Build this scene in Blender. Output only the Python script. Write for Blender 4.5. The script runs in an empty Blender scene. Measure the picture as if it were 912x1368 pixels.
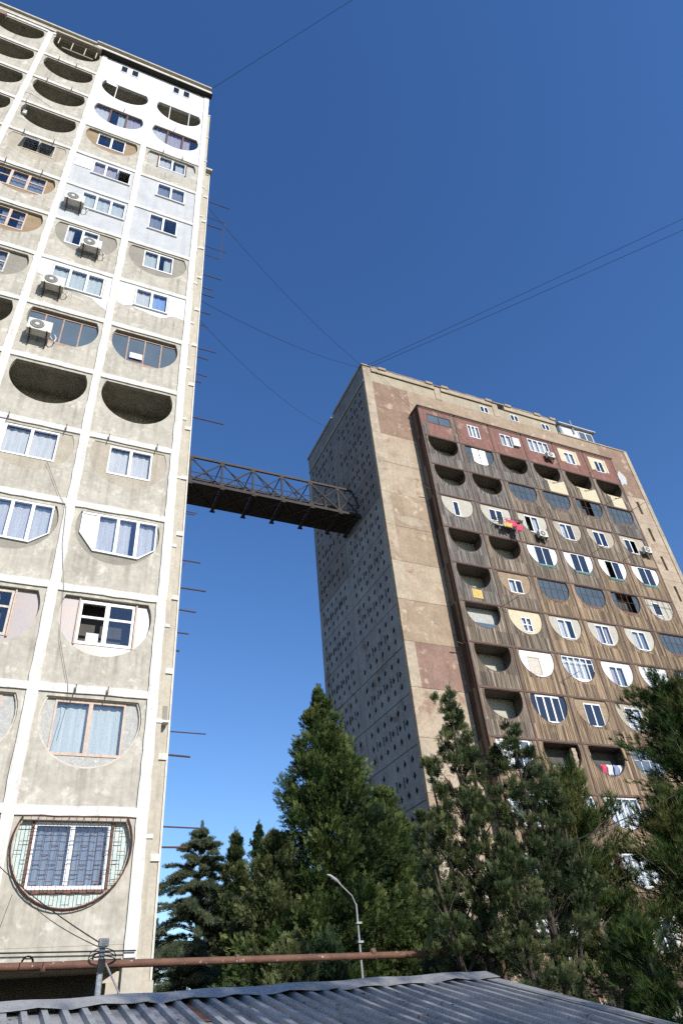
import bpy, math, random
import numpy as np
from mathutils import Vector, Matrix
random.seed(7); RNG = np.random.default_rng(7)
sc = bpy.context.scene; COL = sc.collection

# ------------------------------------------------------------------ camera
# x runs along the two parallel facades, y away from the photographer, z up; 0 = underside of first storey panels
GZ = -3.5
CAM = Vector((-3.015, -18.038, -1.907))
cam = bpy.data.objects.new('camera', bpy.data.cameras.new('camera')); COL.objects.link(cam)
rt = Vector((0.91353, -0.398433, -0.081936)); up = Vector((-0.186313, -0.588905, 0.786434)); fw = Vector((0.361594, 0.703166, 0.612215))
m = Matrix((rt, up, -fw)).transposed().to_4x4(); m.translation = CAM
cam.matrix_world = m
cam.data.sensor_fit = 'VERTICAL'; cam.data.sensor_height = 36.0; cam.data.lens = 918.5 / 1368 * 36
cam.data.clip_end = 6000
sc.camera = cam

# ------------------------------------------------------------------ light
SUN_EL, SUN_AZ = math.radians(29), math.radians(16)      # azimuth measured from -y towards +x
sd = Vector((math.sin(SUN_AZ) * math.cos(SUN_EL), -math.cos(SUN_AZ) * math.cos(SUN_EL), math.sin(SUN_EL)))
sun = bpy.data.objects.new('sun', bpy.data.lights.new('sun', 'SUN')); COL.objects.link(sun)
sun.rotation_euler = sd.to_track_quat('Z', 'Y').to_euler(); sun.location = sd * 80
sun.data.energy = 4.6; sun.data.angle = math.radians(0.53); sun.data.color = (1.0, 0.95, 0.875)
w = bpy.data.worlds.new('World'); sc.world = w; w.use_nodes = True
nt = w.node_tree; bg = nt.nodes['Background']
sky = nt.nodes.new('ShaderNodeTexSky'); sky.sky_type = 'NISHITA'; sky.sun_disc = False
sky.sun_elevation = SUN_EL; sky.sun_rotation = math.pi - SUN_AZ
sky.altitude = 500; sky.air_density = 1.15; sky.dust_density = 0.1; sky.ozone_density = 3.0
hs = nt.nodes.new('ShaderNodeHueSaturation'); hs.inputs['Saturation'].default_value = 1.22; hs.inputs['Hue'].default_value = 0.51; nt.links.new(sky.outputs[0], hs.inputs['Color']); nt.links.new(hs.outputs[0], bg.inputs[0]); bg.inputs[1].default_value = 0.14
sc.view_settings.view_transform = 'Standard'; sc.view_settings.look = 'None'
sc.view_settings.exposure = 0.33; sc.view_settings.gamma = 1.0; sc.view_settings.use_curve_mapping = False

sc.cycles.use_denoising = False; sc.cycles.max_bounces = 7; sc.cycles.transparent_max_bounces = 12; sc.cycles.sample_clamp_indirect = 4.0

# ------------------------------------------------------------------ materials
MATS = {}
def mat(name, c1, c2=None, scale=2.0, stretch=(1, 1, 1), rough=0.85, bump=0.25, bscale=40.0, metal=0.0, fine=0.18, spot=None, spot_scale=1.0, spot_lo=0.6, spec=0.3, streak=0.0, boards=0.0, runs=0.0):
    if name in MATS: return MATS[name]
    M = bpy.data.materials.new(name); M.use_nodes = True; N = M.node_tree.nodes; L = M.node_tree.links
    b = N['Principled BSDF']; b.inputs['Roughness'].default_value = rough; b.inputs['Metallic'].default_value = metal
    b.inputs['Specular IOR Level'].default_value = spec
    g = N.new('ShaderNodeNewGeometry')
    mp = N.new('ShaderNodeMapping'); mp.inputs['Scale'].default_value = stretch; L.new(g.outputs['Position'], mp.inputs[0])
    n1 = N.new('ShaderNodeTexNoise'); n1.inputs['Scale'].default_value = scale; n1.inputs['Detail'].default_value = 7; n1.inputs['Roughness'].default_value = 0.65
    L.new(mp.outputs[0], n1.inputs['Vector'])
    r = N.new('ShaderNodeMapRange'); r.inputs[1].default_value = 0.33; r.inputs[2].default_value = 0.67; L.new(n1.outputs[0], r.inputs[0])
    mx = N.new('ShaderNodeMix'); mx.data_type = 'RGBA'; mx.inputs[6].default_value = (*c1, 1); mx.inputs[7].default_value = (*(c2 or tuple(0.75 * a for a in c1)), 1)
    L.new(r.outputs[0], mx.inputs[0]); out = mx.outputs[2]
    if spot:
        n3 = N.new('ShaderNodeTexNoise'); n3.inputs['Scale'].default_value = spot_scale; n3.inputs['Detail'].default_value = 6; n3.inputs['Roughness'].default_value = 0.7
        o = N.new('ShaderNodeVectorMath'); o.operation = 'ADD'; o.inputs[1].default_value = (13.1, 4.7, 9.2); L.new(g.outputs['Position'], o.inputs[0]); L.new(o.outputs[0], n3.inputs['Vector'])
        r3 = N.new('ShaderNodeMapRange'); r3.inputs[1].default_value = spot_lo; r3.inputs[2].default_value = spot_lo + 0.07; L.new(n3.outputs[0], r3.inputs[0])
        m3 = N.new('ShaderNodeMix'); m3.data_type = 'RGBA'; L.new(r3.outputs[0], m3.inputs[0]); L.new(out, m3.inputs[6]); m3.inputs[7].default_value = (*spot, 1); out = m3.outputs[2]
    if streak:
        m4 = N.new('ShaderNodeMapping'); m4.inputs['Scale'].default_value = (5, 5, 0.35); L.new(g.outputs['Position'], m4.inputs[0])
        n4 = N.new('ShaderNodeTexNoise'); n4.inputs['Scale'].default_value = 1.0; n4.inputs['Detail'].default_value = 5; L.new(m4.outputs[0], n4.inputs['Vector'])
        r4 = N.new('ShaderNodeMapRange'); r4.inputs[1].default_value = 0.5; r4.inputs[2].default_value = 0.75; r4.inputs[3].default_value = 1.0; r4.inputs[4].default_value = 1.0 - streak; L.new(n4.outputs[0], r4.inputs[0])
        m5 = N.new('ShaderNodeMix'); m5.data_type = 'RGBA'; m5.blend_type = 'MULTIPLY'; m5.inputs[0].default_value = 1; L.new(out, m5.inputs[6]); L.new(r4.outputs[0], m5.inputs[7]); out = m5.outputs[2]
    if runs:                              # rain runs that start under the rim of each opening
        s1 = N.new('ShaderNodeSeparateXYZ'); L.new(g.outputs['Position'], s1.inputs[0])
        q1 = N.new('ShaderNodeMath'); q1.operation = 'DIVIDE'; q1.inputs[1].default_value = 3.0; L.new(s1.outputs[2], q1.inputs[0])
        q2 = N.new('ShaderNodeMath'); q2.operation = 'FRACT'; L.new(q1.outputs[0], q2.inputs[0])
        q3 = N.new('ShaderNodeMapRange'); q3.inputs[1].default_value = 0.06; q3.inputs[2].default_value = 0.36; L.new(q2.outputs[0], q3.inputs[0])
        q4 = N.new('ShaderNodeMapRange'); q4.inputs[1].default_value = 0.46; q4.inputs[2].default_value = 0.36; L.new(q2.outputs[0], q4.inputs[0])
        m6 = N.new('ShaderNodeMapping'); m6.inputs['Scale'].default_value = (7, 7, 0.12); L.new(g.outputs['Position'], m6.inputs[0])
        n6 = N.new('ShaderNodeTexNoise'); n6.inputs['Scale'].default_value = 1.0; n6.inputs['Detail'].default_value = 4; L.new(m6.outputs[0], n6.inputs['Vector'])
        q5 = N.new('ShaderNodeMapRange'); q5.inputs[1].default_value = 0.54; q5.inputs[2].default_value = 0.72; L.new(n6.outputs[0], q5.inputs[0])
        p1 = N.new('ShaderNodeMath'); p1.operation = 'MULTIPLY'; L.new(q3.outputs[0], p1.inputs[0]); L.new(q4.outputs[0], p1.inputs[1])
        p2 = N.new('ShaderNodeMath'); p2.operation = 'MULTIPLY'; L.new(p1.outputs[0], p2.inputs[0]); L.new(q5.outputs[0], p2.inputs[1])
        p3 = N.new('ShaderNodeMath'); p3.operation = 'MULTIPLY'; p3.inputs[1].default_value = runs; L.new(p2.outputs[0], p3.inputs[0])
        mr = N.new('ShaderNodeMix'); mr.data_type = 'RGBA'; L.new(p3.outputs[0], mr.inputs[0]); L.new(out, mr.inputs[6]); mr.inputs[7].default_value = (0.20, 0.165, 0.12, 1); out = mr.outputs[2]
    if boards:                            # every board its own tone
        sx = N.new('ShaderNodeSeparateXYZ'); L.new(g.outputs['Position'], sx.inputs[0])
        ad = N.new('ShaderNodeMath'); ad.operation = 'ADD'; L.new(sx.outputs[0], ad.inputs[0]); L.new(sx.outputs[1], ad.inputs[1])
        dv = N.new('ShaderNodeMath'); dv.operation = 'DIVIDE'; dv.inputs[1].default_value = boards; L.new(ad.outputs[0], dv.inputs[0])
        fl = N.new('ShaderNodeMath'); fl.operation = 'FLOOR'; L.new(dv.outputs[0], fl.inputs[0])
        zf = N.new('ShaderNodeMath'); zf.operation = 'MULTIPLY_ADD'; zf.inputs[1].default_value = 1 / 3.0; zf.inputs[2].default_value = -0.12; L.new(sx.outputs[2], zf.inputs[0])
        z2 = N.new('ShaderNodeMath'); z2.operation = 'FLOOR'; L.new(zf.outputs[0], z2.inputs[0])
        cb = N.new('ShaderNodeCombineXYZ'); L.new(fl.outputs[0], cb.inputs[0]); L.new(z2.outputs[0], cb.inputs[1])
        wn_ = N.new('ShaderNodeTexWhiteNoise'); wn_.noise_dimensions = '3D'; L.new(cb.outputs[0], wn_.inputs['Vector'])
        rb = N.new('ShaderNodeMapRange'); rb.inputs[3].default_value = 0.5; rb.inputs[4].default_value = 1.25; L.new(wn_.outputs['Value'], rb.inputs[0])
        fr = N.new('ShaderNodeMath'); fr.operation = 'FRACT'; L.new(dv.outputs[0], fr.inputs[0])
        gp = N.new('ShaderNodeMath'); gp.operation = 'LESS_THAN'; gp.inputs[1].default_value = 0.13; L.new(fr.outputs[0], gp.inputs[0])
        gm = N.new('ShaderNodeMath'); gm.operation = 'MULTIPLY_ADD'; gm.inputs[1].default_value = -0.55; gm.inputs[2].default_value = 1.0; L.new(gp.outputs[0], gm.inputs[0])
        gb = N.new('ShaderNodeMath'); gb.operation = 'MULTIPLY'; L.new(gm.outputs[0], gb.inputs[0]); L.new(rb.outputs[0], gb.inputs[1])
        mb = N.new('ShaderNodeMix'); mb.data_type = 'RGBA'; mb.blend_type = 'MULTIPLY'; mb.inputs[0].default_value = 1; L.new(out, mb.inputs[6]); L.new(gb.outputs[0], mb.inputs[7]); out = mb.outputs[2]
    n2 = N.new('ShaderNodeTexNoise'); n2.inputs['Scale'].default_value = bscale; n2.inputs['Detail'].default_value = 6
    if stretch != (1, 1, 1): L.new(mp.outputs[0], n2.inputs['Vector'])
    else: L.new(g.outputs['Position'], n2.inputs['Vector'])
    r2 = N.new('ShaderNodeMapRange'); r2.inputs[1].default_value = 0.3; r2.inputs[2].default_value = 0.7; r2.inputs[3].default_value = 1 - fine; r2.inputs[4].default_value = 1 + fine * 0.5; L.new(n2.outputs[0], r2.inputs[0])
    m2 = N.new('ShaderNodeMix'); m2.data_type = 'RGBA'; m2.blend_type = 'MULTIPLY'; m2.inputs[0].default_value = 1; L.new(out, m2.inputs[6]); L.new(r2.outputs[0], m2.inputs[7])
    L.new(m2.outputs[2], b.inputs['Base Color'])
    if bump:
        bp = N.new('ShaderNodeBump'); bp.inputs['Strength'].default_value = bump; bp.inputs['Distance'].default_value = 0.02; L.new(n2.outputs[0], bp.inputs['Height']); L.new(bp.outputs[0], b.inputs['Normal'])
    MATS[name] = M; return M
def glass(name, tint=(0.955, 0.965, 0.965), ior=0.07):
    M = bpy.data.materials.new(name); M.use_nodes = True; N = M.node_tree.nodes; L = M.node_tree.links
    N.remove(N['Principled BSDF']); o = N['Material Output']
    t = N.new('ShaderNodeBsdfTransparent'); t.inputs[0].default_value = (*tint, 1)
    g = N.new('ShaderNodeBsdfGlossy'); g.inputs['Roughness'].default_value = 0.02; g.inputs[0].default_value = (0.95, 0.97, 1, 1)
    lw = N.new('ShaderNodeLayerWeight'); lw.inputs[0].default_value = 0.5
    pw = N.new('ShaderNodeMath'); pw.operation = 'POWER'; pw.inputs[1].default_value = 4.0; L.new(lw.outputs['Facing'], pw.inputs[0])
    f = N.new('ShaderNodeMapRange'); f.inputs[3].default_value = ior; f.inputs[4].default_value = 0.9; L.new(pw.outputs[0], f.inputs[0])
    x = N.new('ShaderNodeMixShader'); L.new(f.outputs[0], x.inputs[0]); L.new(t.outputs[0], x.inputs[1]); L.new(g.outputs[0], x.inputs[2]); L.new(x.outputs[0], o.inputs[0])
    MATS[name] = M; return M
def leafmat(name, c1, c2, c3):
    M = bpy.data.materials.new(name); M.use_nodes = True; N = M.node_tree.nodes; L = M.node_tree.links
    b = N['Principled BSDF']; b.inputs['Roughness'].default_value = 0.6; b.inputs['Specular IOR Level'].default_value = 0.25
    a = N.new('ShaderNodeAttribute'); a.attribute_name = 'tone'
    r = N.new('ShaderNodeValToRGB'); r.color_ramp.elements[0].color = (*c1, 1); r.color_ramp.elements[1].color = (*c3, 1); e = r.color_ramp.elements.new(0.55); e.color = (*c2, 1)
    L.new(a.outputs['Fac'], r.inputs[0]); L.new(r.outputs[0], b.inputs['Base Color'])
    t = N.new('ShaderNodeBsdfTranslucent'); L.new(r.outputs[0], t.inputs[0])
    x = N.new('ShaderNodeMixShader'); x.inputs[0].default_value = 0.22; L.new(b.outputs[0], x.inputs[1]); L.new(t.outputs[0], x.inputs[2]); L.new(x.outputs[0], N['Material Output'].inputs[0])
    MATS[name] = M; return M

mat('concrete', (0.485, 0.45, 0.38), (0.375, 0.345, 0.285), 1.0, bscale=7, bump=0.15, fine=0.14, streak=0.2, runs=0.6, spot=(0.54, 0.505, 0.435), spot_scale=2.2, spot_lo=0.56)
mat('concrete_strip', (0.50, 0.46, 0.38), (0.42, 0.38, 0.31), 1.8, bscale=10, fine=0.12, bump=.12, streak=0.2)
mat('white_paint', (0.70, 0.685, 0.65), (0.56, 0.535, 0.485), 2.2, bscale=12, fine=0.12, streak=0.2, spot=(0.48, 0.45, 0.385), spot_scale=3.5, spot_lo=0.645)
mat('white_plaster', (0.70, 0.70, 0.70), (0.60, 0.60, 0.595), 1.5, bscale=14, fine=0.06, streak=0.08)
mat('grey_render', (0.50, 0.51, 0.52), (0.42, 0.43, 0.44), 1.6, bscale=20, fine=0.1, streak=0.12)
mat('loggia_wall', (0.44, 0.415, 0.34), (0.32, 0.30, 0.245), 1.5, bscale=15, fine=0.2, streak=0.3)
mat('loggia_shaded', (0.17, 0.145, 0.12), (0.12, 0.10, 0.085), 1.5, bscale=15, fine=0.2, streak=0.3)  # loggia shade put into the colour of slabs and partitions
mat('infill_dark', (0.30, 0.275, 0.23), (0.24, 0.22, 0.185), 2.5, bscale=25, fine=0.2)
mat('infill_beige', (0.44, 0.39, 0.31), (0.36, 0.315, 0.25), 2.5, bscale=25, fine=0.2, streak=0.2)
mat('brown_board', (0.33, 0.24, 0.15), (0.25, 0.18, 0.11), 2.5, bscale=25)
mat('grey_board', (0.46, 0.45, 0.42), (0.35, 0.35, 0.33), 5, bscale=25, spot=(0.60, 0.56, 0.5), spot_scale=4)
mat('pink_wood', (0.62, 0.49, 0.40), (0.48, 0.35, 0.27), 8, stretch=(1, 1, 0.3), bscale=40)
mat('pearl_sheet', (0.27, 0.26, 0.29), (0.36, 0.28, 0.23), 1.5, rough=0.35, bump=0.05, fine=0.05, spec=0.5)
mat('turquoise', (0.54, 0.58, 0.53), (0.36, 0.47, 0.45), 9, bscale=30, rough=0.4)
mat('pvc', (0.82, 0.82, 0.82), (0.78, 0.78, 0.77), 3, rough=0.45, bump=0.0, fine=0.03)
mat('old_white', (0.62, 0.57, 0.50), (0.46, 0.40, 0.33), 7, bscale=30)
mat('brown_frame', (0.17, 0.075, 0.05), (0.10, 0.05, 0.035), 6, rough=0.6)
mat('rust_frame', (0.30, 0.17, 0.12), (0.42, 0.33, 0.28), 7, rough=0.8)
mat('bars', (0.07, 0.03, 0.02), (0.12, 0.05, 0.03), 12, rough=0.8)
mat('dark_steel', (0.045, 0.035, 0.03), (0.085, 0.05, 0.035), 4, rough=0.7, bscale=20)
mat('truss_steel', (0.020, 0.016, 0.014), (0.042, 0.034, 0.029), 3, rough=0.7, bscale=20)
mat('deck_steel', (0.030, 0.026, 0.024), (0.06, 0.045, 0.035), 2, rough=0.85)
mat('rust_pipe', (0.17, 0.085, 0.055), (0.10, 0.05, 0.035), 3, rough=0.75, spot=(0.7, 0.66, 0.6), spot_scale=12, spot_lo=0.62)
mat('black_rod', (0.05, 0.03, 0.025), (0.09, 0.045, 0.03), 8, rough=0.8)
mat('cable', (0.02, 0.02, 0.022), (0.03, 0.03, 0.03), 5, bump=0)
mat('black_gap_shade', (0.02, 0.02, 0.02), (0.03, 0.028, 0.025), 3)
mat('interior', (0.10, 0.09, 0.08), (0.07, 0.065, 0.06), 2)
mat('curtain_white', (0.66, 0.66, 0.66), (0.48, 0.49, 0.51), 3, stretch=(6, 1, 0.3), rough=0.9, bump=0)
mat('curtain_blue', (0.16, 0.27, 0.55), (0.30, 0.42, 0.68), 3, stretch=(6, 1, 0.3), bump=0)
mat('curtain_grey', (0.25, 0.28, 0.34), (0.15, 0.17, 0.22), 3, stretch=(6, 1, 0.3), bump=0)
mat('curtain_teal', (0.42, 0.48, 0.48), (0.57, 0.60, 0.60), 3, stretch=(6, 1, 0.3), bump=0)
mat('curtain_lilac', (0.36, 0.32, 0.38), (0.48, 0.44, 0.49), 3, stretch=(6, 1, 0.3), bump=0)
mat('ac_white', (0.66, 0.64, 0.58), (0.56, 0.54, 0.48), 3, rough=0.5, bump=0, fine=0.05)
mat('ac_dark', (0.05, 0.05, 0.05), (0.07, 0.07, 0.07), 5)
mat('teal_sill', (0.08, 0.22, 0.20), (0.06, 0.16, 0.15), 5)
# tower with timber screen
mat('wood_grey', (0.28, 0.25, 0.22), (0.135, 0.115, 0.098), 1.0, stretch=(13, 13, 0.45), bscale=2.6, fine=0.5, bump=0.5, spot=(0.34, 0.31, 0.28), spot_scale=1.4, spot_lo=0.62, streak=0.5, boards=0.16)
mat('wood_mid', (0.345, 0.275, 0.205), (0.15, 0.118, 0.09), 1.0, stretch=(13, 13, 0.45), bscale=2.6, fine=0.5, bump=0.5, spot=(0.36, 0.31, 0.25), spot_scale=1.4, spot_lo=0.62, streak=0.5, boards=0.16)
mat('wood_warm', (0.46, 0.33, 0.21), (0.19, 0.135, 0.09), 1.0, stretch=(13, 13, 0.45), bscale=2.6, fine=0.5, bump=0.5, spot=(0.42, 0.33, 0.23), spot_scale=1.4, spot_lo=0.62, streak=0.5, boards=0.16)
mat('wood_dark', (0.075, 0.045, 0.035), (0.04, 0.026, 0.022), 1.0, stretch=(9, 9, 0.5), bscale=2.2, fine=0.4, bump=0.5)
mat('trim_dark', (0.10, 0.06, 0.05), (0.16, 0.11, 0.085), 4, bscale=20)
mat('red_sheet', (0.225, 0.088, 0.062), (0.145, 0.062, 0.047), 1.5, stretch=(2, 2, 0.6), rough=0.65, bscale=8, spot=(0.27, 0.17, 0.12), spot_scale=1.1, spot_lo=0.56, streak=0.35)
mat('cream_board', (0.62, 0.55, 0.38), (0.52, 0.45, 0.31), 3)
mat('plaster_light', (0.48, 0.46, 0.39), (0.40, 0.375, 0.31), 2, bscale=20)
mat('brick_dull', (0.34, 0.25, 0.165), (0.26, 0.19, 0.125), 3, bscale=14, fine=0.3)
mat('corner_beige', (0.44, 0.37, 0.275), (0.32, 0.265, 0.195), 1.0, bscale=6, fine=0.16, streak=0.15, bump=0.25, spot=(0.28, 0.215, 0.155), spot_scale=1.0, spot_lo=0.575)
mat('wall_cream', (0.46, 0.375, 0.28), (0.34, 0.265, 0.19), 1.0, bscale=6, fine=0.16, streak=0.15, bump=0.25, spot=(0.3, 0.2, 0.145), spot_scale=1.0, spot_lo=0.575)
mat('wall_brown', (0.29, 0.19, 0.135), (0.2, 0.13, 0.092), 1.0, bscale=6, fine=0.16, streak=0.15, bump=0.25, spot=(0.4, 0.31, 0.23), spot_scale=1.0, spot_lo=0.575)
mat('wall_tan', (0.375, 0.285, 0.2), (0.27, 0.2, 0.14), 1.0, bscale=6, fine=0.16, streak=0.15, bump=0.25, spot=(0.46, 0.38, 0.28), spot_scale=1.0, spot_lo=0.575)
mat('wall_red', (0.29, 0.185, 0.145), (0.21, 0.13, 0.1), 1.0, bscale=6, fine=0.16, streak=0.15, bump=0.25, spot=(0.4, 0.3, 0.23), spot_scale=1.0, spot_lo=0.575)
mat('attic', (0.40, 0.345, 0.25), (0.34, 0.29, 0.21), 1.4, bscale=14, streak=0.2)
mat('perforated', (0.34, 0.355, 0.385), (0.235, 0.245, 0.265), 0.8, bscale=14, fine=0.2, streak=0.25, spot=(0.19, 0.16, 0.145), spot_scale=0.6, spot_lo=0.58)
mat('perforated_brown', (0.27, 0.255, 0.25), (0.185, 0.172, 0.167), 0.8, bscale=14, fine=0.2, streak=0.25, spot=(0.235, 0.235, 0.24), spot_scale=0.5, spot_lo=0.58)
mat('roof_old', (0.34, 0.34, 0.35), (0.23, 0.235, 0.245), 1.6, rough=0.6, metal=0.25, bump=0.1, bscale=25, fine=0.2, spot=(0.17, 0.09, 0.055), spot_scale=2.6, spot_lo=0.62)
mat('roof_sheet', (0.37, 0.372, 0.38), (0.25, 0.252, 0.26), 1.2, rough=0.5, metal=0.35, bump=0.08, bscale=30, fine=0.12, spot=(0.12, 0.085, 0.07), spot_scale=2.6, spot_lo=0.61)
mat('roof_rust', (0.20, 0.085, 0.045), (0.11, 0.06, 0.04), 5, rough=0.8)
mat('flashing', (0.37, 0.375, 0.38), (0.28, 0.283, 0.29), 1.5, rough=0.45, metal=0.3, bump=0.05, bscale=20)
mat('pole_paint', (0.58, 0.58, 0.56), (0.45, 0.45, 0.43), 4, rough=0.5)
mat('ground', (0.12, 0.10, 0.07), (0.07, 0.075, 0.045), 0.6, bscale=8, fine=0.4)
mat('bark', (0.075, 0.058, 0.046), (0.045, 0.035, 0.028), 4, stretch=(4, 4, 0.8), bscale=12, fine=0.5, bump=0.8)
mat('bark_pale', (0.25, 0.19, 0.15), (0.14, 0.10, 0.08), 4, stretch=(4, 4, 0.8), bscale=12, fine=0.5, bump=0.8)
mat('pink_cloth', (0.62, 0.08, 0.14), (0.50, 0.06, 0.12), 4, bump=0.1)
mat('yellow_cloth', (0.65, 0.48, 0.15), (0.5, 0.35, 0.12), 4)
mat('dark_cloth', (0.05, 0.05, 0.07), (0.09, 0.06, 0.06), 4)
mat('white_cloth', (0.72, 0.74, 0.78), (0.6, 0.62, 0.68), 4)
mat('blue_cloth', (0.20, 0.26, 0.42), (0.28, 0.33, 0.45), 4)
mat('lamp_grey', (0.36, 0.365, 0.36), (0.26, 0.26, 0.255), 4, rough=0.5)
mat('far_wall', (0.55, 0.49, 0.36), (0.48, 0.42, 0.31), 0.8)
mat('hut_white', (0.62, 0.63, 0.63), (0.52, 0.53, 0.53), 2, rough=0.5)
mat('glass_dirty', (0.085, 0.11, 0.125), (0.055, 0.075, 0.09), 1.5, rough=0.12, bump=0.02, bscale=3, fine=0.05, spec=0.6)
mat('glass_blue', (0.11, 0.145, 0.17), (0.085, 0.11, 0.135), 1.5, rough=0.08, bump=0.02, bscale=3, fine=0.05, spec=0.7)
mat('glass_dark', (0.025, 0.035, 0.06), (0.018, 0.025, 0.04), 1.5, rough=0.05, bump=0.01, bscale=3, fine=0.05, spec=0.6)
glass('glass'); glass('glass_mirror', (0.95, 0.96, 0.965), 0.13)
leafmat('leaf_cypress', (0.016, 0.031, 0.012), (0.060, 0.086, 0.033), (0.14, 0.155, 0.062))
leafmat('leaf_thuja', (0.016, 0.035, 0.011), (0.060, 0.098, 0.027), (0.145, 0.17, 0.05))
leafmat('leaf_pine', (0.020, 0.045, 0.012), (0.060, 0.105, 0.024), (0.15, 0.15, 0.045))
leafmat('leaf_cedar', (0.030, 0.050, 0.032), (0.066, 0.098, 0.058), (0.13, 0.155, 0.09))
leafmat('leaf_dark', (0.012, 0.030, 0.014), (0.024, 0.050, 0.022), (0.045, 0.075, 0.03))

# ------------------------------------------------------------------ mesh helpers
def ragged(x0, x1, z0, z1, along, amp=.014, step=.28):
    """rectangle whose long edges are hand-painted and chipped"""
    if along == 'x':
        n = max(2, int((x1 - x0) / step)); xs_ = [x0 + (x1 - x0) * i / n for i in range(n + 1)]
        return [(x, z0 + random.uniform(-amp, amp)) for x in xs_] + [(x, z1 + random.uniform(-amp, amp)) for x in reversed(xs_)]
    n = max(2, int((z1 - z0) / step)); zs_ = [z0 + (z1 - z0) * i / n for i in range(n + 1)]
    return [(x1 + random.uniform(-amp, amp), q) for q in zs_] + [(x0 + random.uniform(-amp, amp), q) for q in reversed(zs_)]
class MB:
    def __init__(s): s.v = []; s.f = []
    def add(s, v, f):
        o = len(s.v); s.v += [tuple(p) for p in v]; s.f += [tuple(i + o for i in q) for q in f]; return s
    def box(s, x0, x1, y0, y1, z0, z1):
        return s.add([(x0, y0, z0), (x1, y0, z0), (x1, y1, z0), (x0, y1, z0), (x0, y0, z1), (x1, y0, z1), (x1, y1, z1), (x0, y1, z1)],
                     [(0, 3, 2, 1), (4, 5, 6, 7), (0, 1, 5, 4), (1, 2, 6, 5), (2, 3, 7, 6), (3, 0, 4, 7)])
    def prism(s, poly, y0, y1):           # poly: (x,z) list, counter-clockwise seen from -y
        n = len(poly)
        return s.add([(x, y0, z) for x, z in poly] + [(x, y1, z) for x, z in poly],
                     [tuple(range(n)), tuple(range(2 * n - 1, n - 1, -1))] + [((i + 1) % n, i, n + i, n + (i + 1) % n) for i in range(n)])
    def ring(s, outer, inner, y0, y1, ctr):  # plate with a hole; both outlines star-shaped about ctr
        ang = sorted(set([round(math.atan2(z - ctr[1], x - ctr[0]), 5) for x, z in outer + inner]))
        O = [ray_poly(outer, ctr, a) for a in ang]; I = [ray_poly(inner, ctr, a) for a in ang]; n = len(ang)
        v = [(x, y0, z) for x, z in O] + [(x, y0, z) for x, z in I] + [(x, y1, z) for x, z in O] + [(x, y1, z) for x, z in I]
        f = []
        for i in range(n):
            j = (i + 1) % n
            f += [(i, j, n + j, n + i), (2 * n + j, 2 * n + i, 3 * n + i, 3 * n + j), (n + i, n + j, 3 * n + j, 3 * n + i), (j, i, 2 * n + i, 2 * n + j)]
        return s.add(v, f)
    def tube(s, p, r, n=6, cap=True):     # p: list of points, r: radius or list
        p = [Vector(q) for q in p]; r = r if isinstance(r, (list, tuple)) else [r] * len(p); v = []; f = []
        for i, q in enumerate(p):
            d = (p[min(i + 1, len(p) - 1)] - p[max(i - 1, 0)]).normalized()
            a = d.cross(Vector((0, 0, 1)) if abs(d.z) < 0.9 else Vector((1, 0, 0))).normalized(); b = d.cross(a)
            for k in range(n):
                t = 2 * math.pi * k / n; v.append(q + (a * math.cos(t) + b * math.sin(t)) * r[i])
        for i in range(len(p) - 1):
            for k in range(n):
                f.append((i * n + k, i * n + (k + 1) % n, (i + 1) * n + (k + 1) % n, (i + 1) * n + k))
        if cap: f += [tuple(range(n - 1, -1, -1)), tuple(range((len(p) - 1) * n, len(p) * n))]
        return s.add(v, f)
    def bar(s, a, b, wd=0.05, ht=None):   # square bar between two points
        a, b = Vector(a), Vector(b); d = (b - a).normalized(); ht = ht or wd
        u = d.cross(Vector((0, 1, 0)) if abs(d.y) < 0.9 else Vector((0, 0, 1))).normalized(); w_ = d.cross(u)
        v = []
        for q in (a, b):
            for i, j in ((-1, -1), (1, -1), (1, 1), (-1, 1)): v.append(q + u * i * wd / 2 + w_ * j * ht / 2)
        return s.add(v, [(0, 1, 2, 3), (7, 6, 5, 4), (0, 4, 5, 1), (1, 5, 6, 2), (2, 6, 7, 3), (3, 7, 4, 0)])
    def mesh(s, name, material, off=(0, 0, 0)):
        me = bpy.data.meshes.new(name); me.from_pydata([(x - off[0], y - off[1], z - off[2]) for x, y, z in s.v], [], s.f)
        me.materials.append(MATS[material]); me.update(); return me
    def build(s, name, material, parent=None, smooth=False):
        off = wloc(parent) if parent else (0, 0, 0)
        me = s.mesh(name, material, off); o = bpy.data.objects.new(name, me); COL.objects.link(o); o.parent = parent
        if smooth: me.polygons.foreach_set('use_smooth', [True] * len(me.polygons))
        return o
def wloc(o):
    v = Vector((0, 0, 0))
    while o: v += o.location; o = o.parent
    return v
def ray_poly(poly, c, a):
    dx, dz = math.cos(a), math.sin(a); best = None
    for i in range(len(poly)):
        (x1, z1), (x2, z2) = poly[i], poly[(i + 1) % len(poly)]; ex, ez = x2 - x1, z2 - z1; den = dx * ez - dz * ex
        if abs(den) < 1e-12: continue
        t = ((x1 - c[0]) * ez - (z1 - c[1]) * ex) / den; u = ((x1 - c[0]) * dz - (z1 - c[1]) * dx) / den
        if t > 1e-9 and -1e-6 <= u <= 1 + 1e-6 and (best is None or t > best): best = t
    return (c[0] + dx * (best or 0), c[1] + dz * (best or 0))
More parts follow.
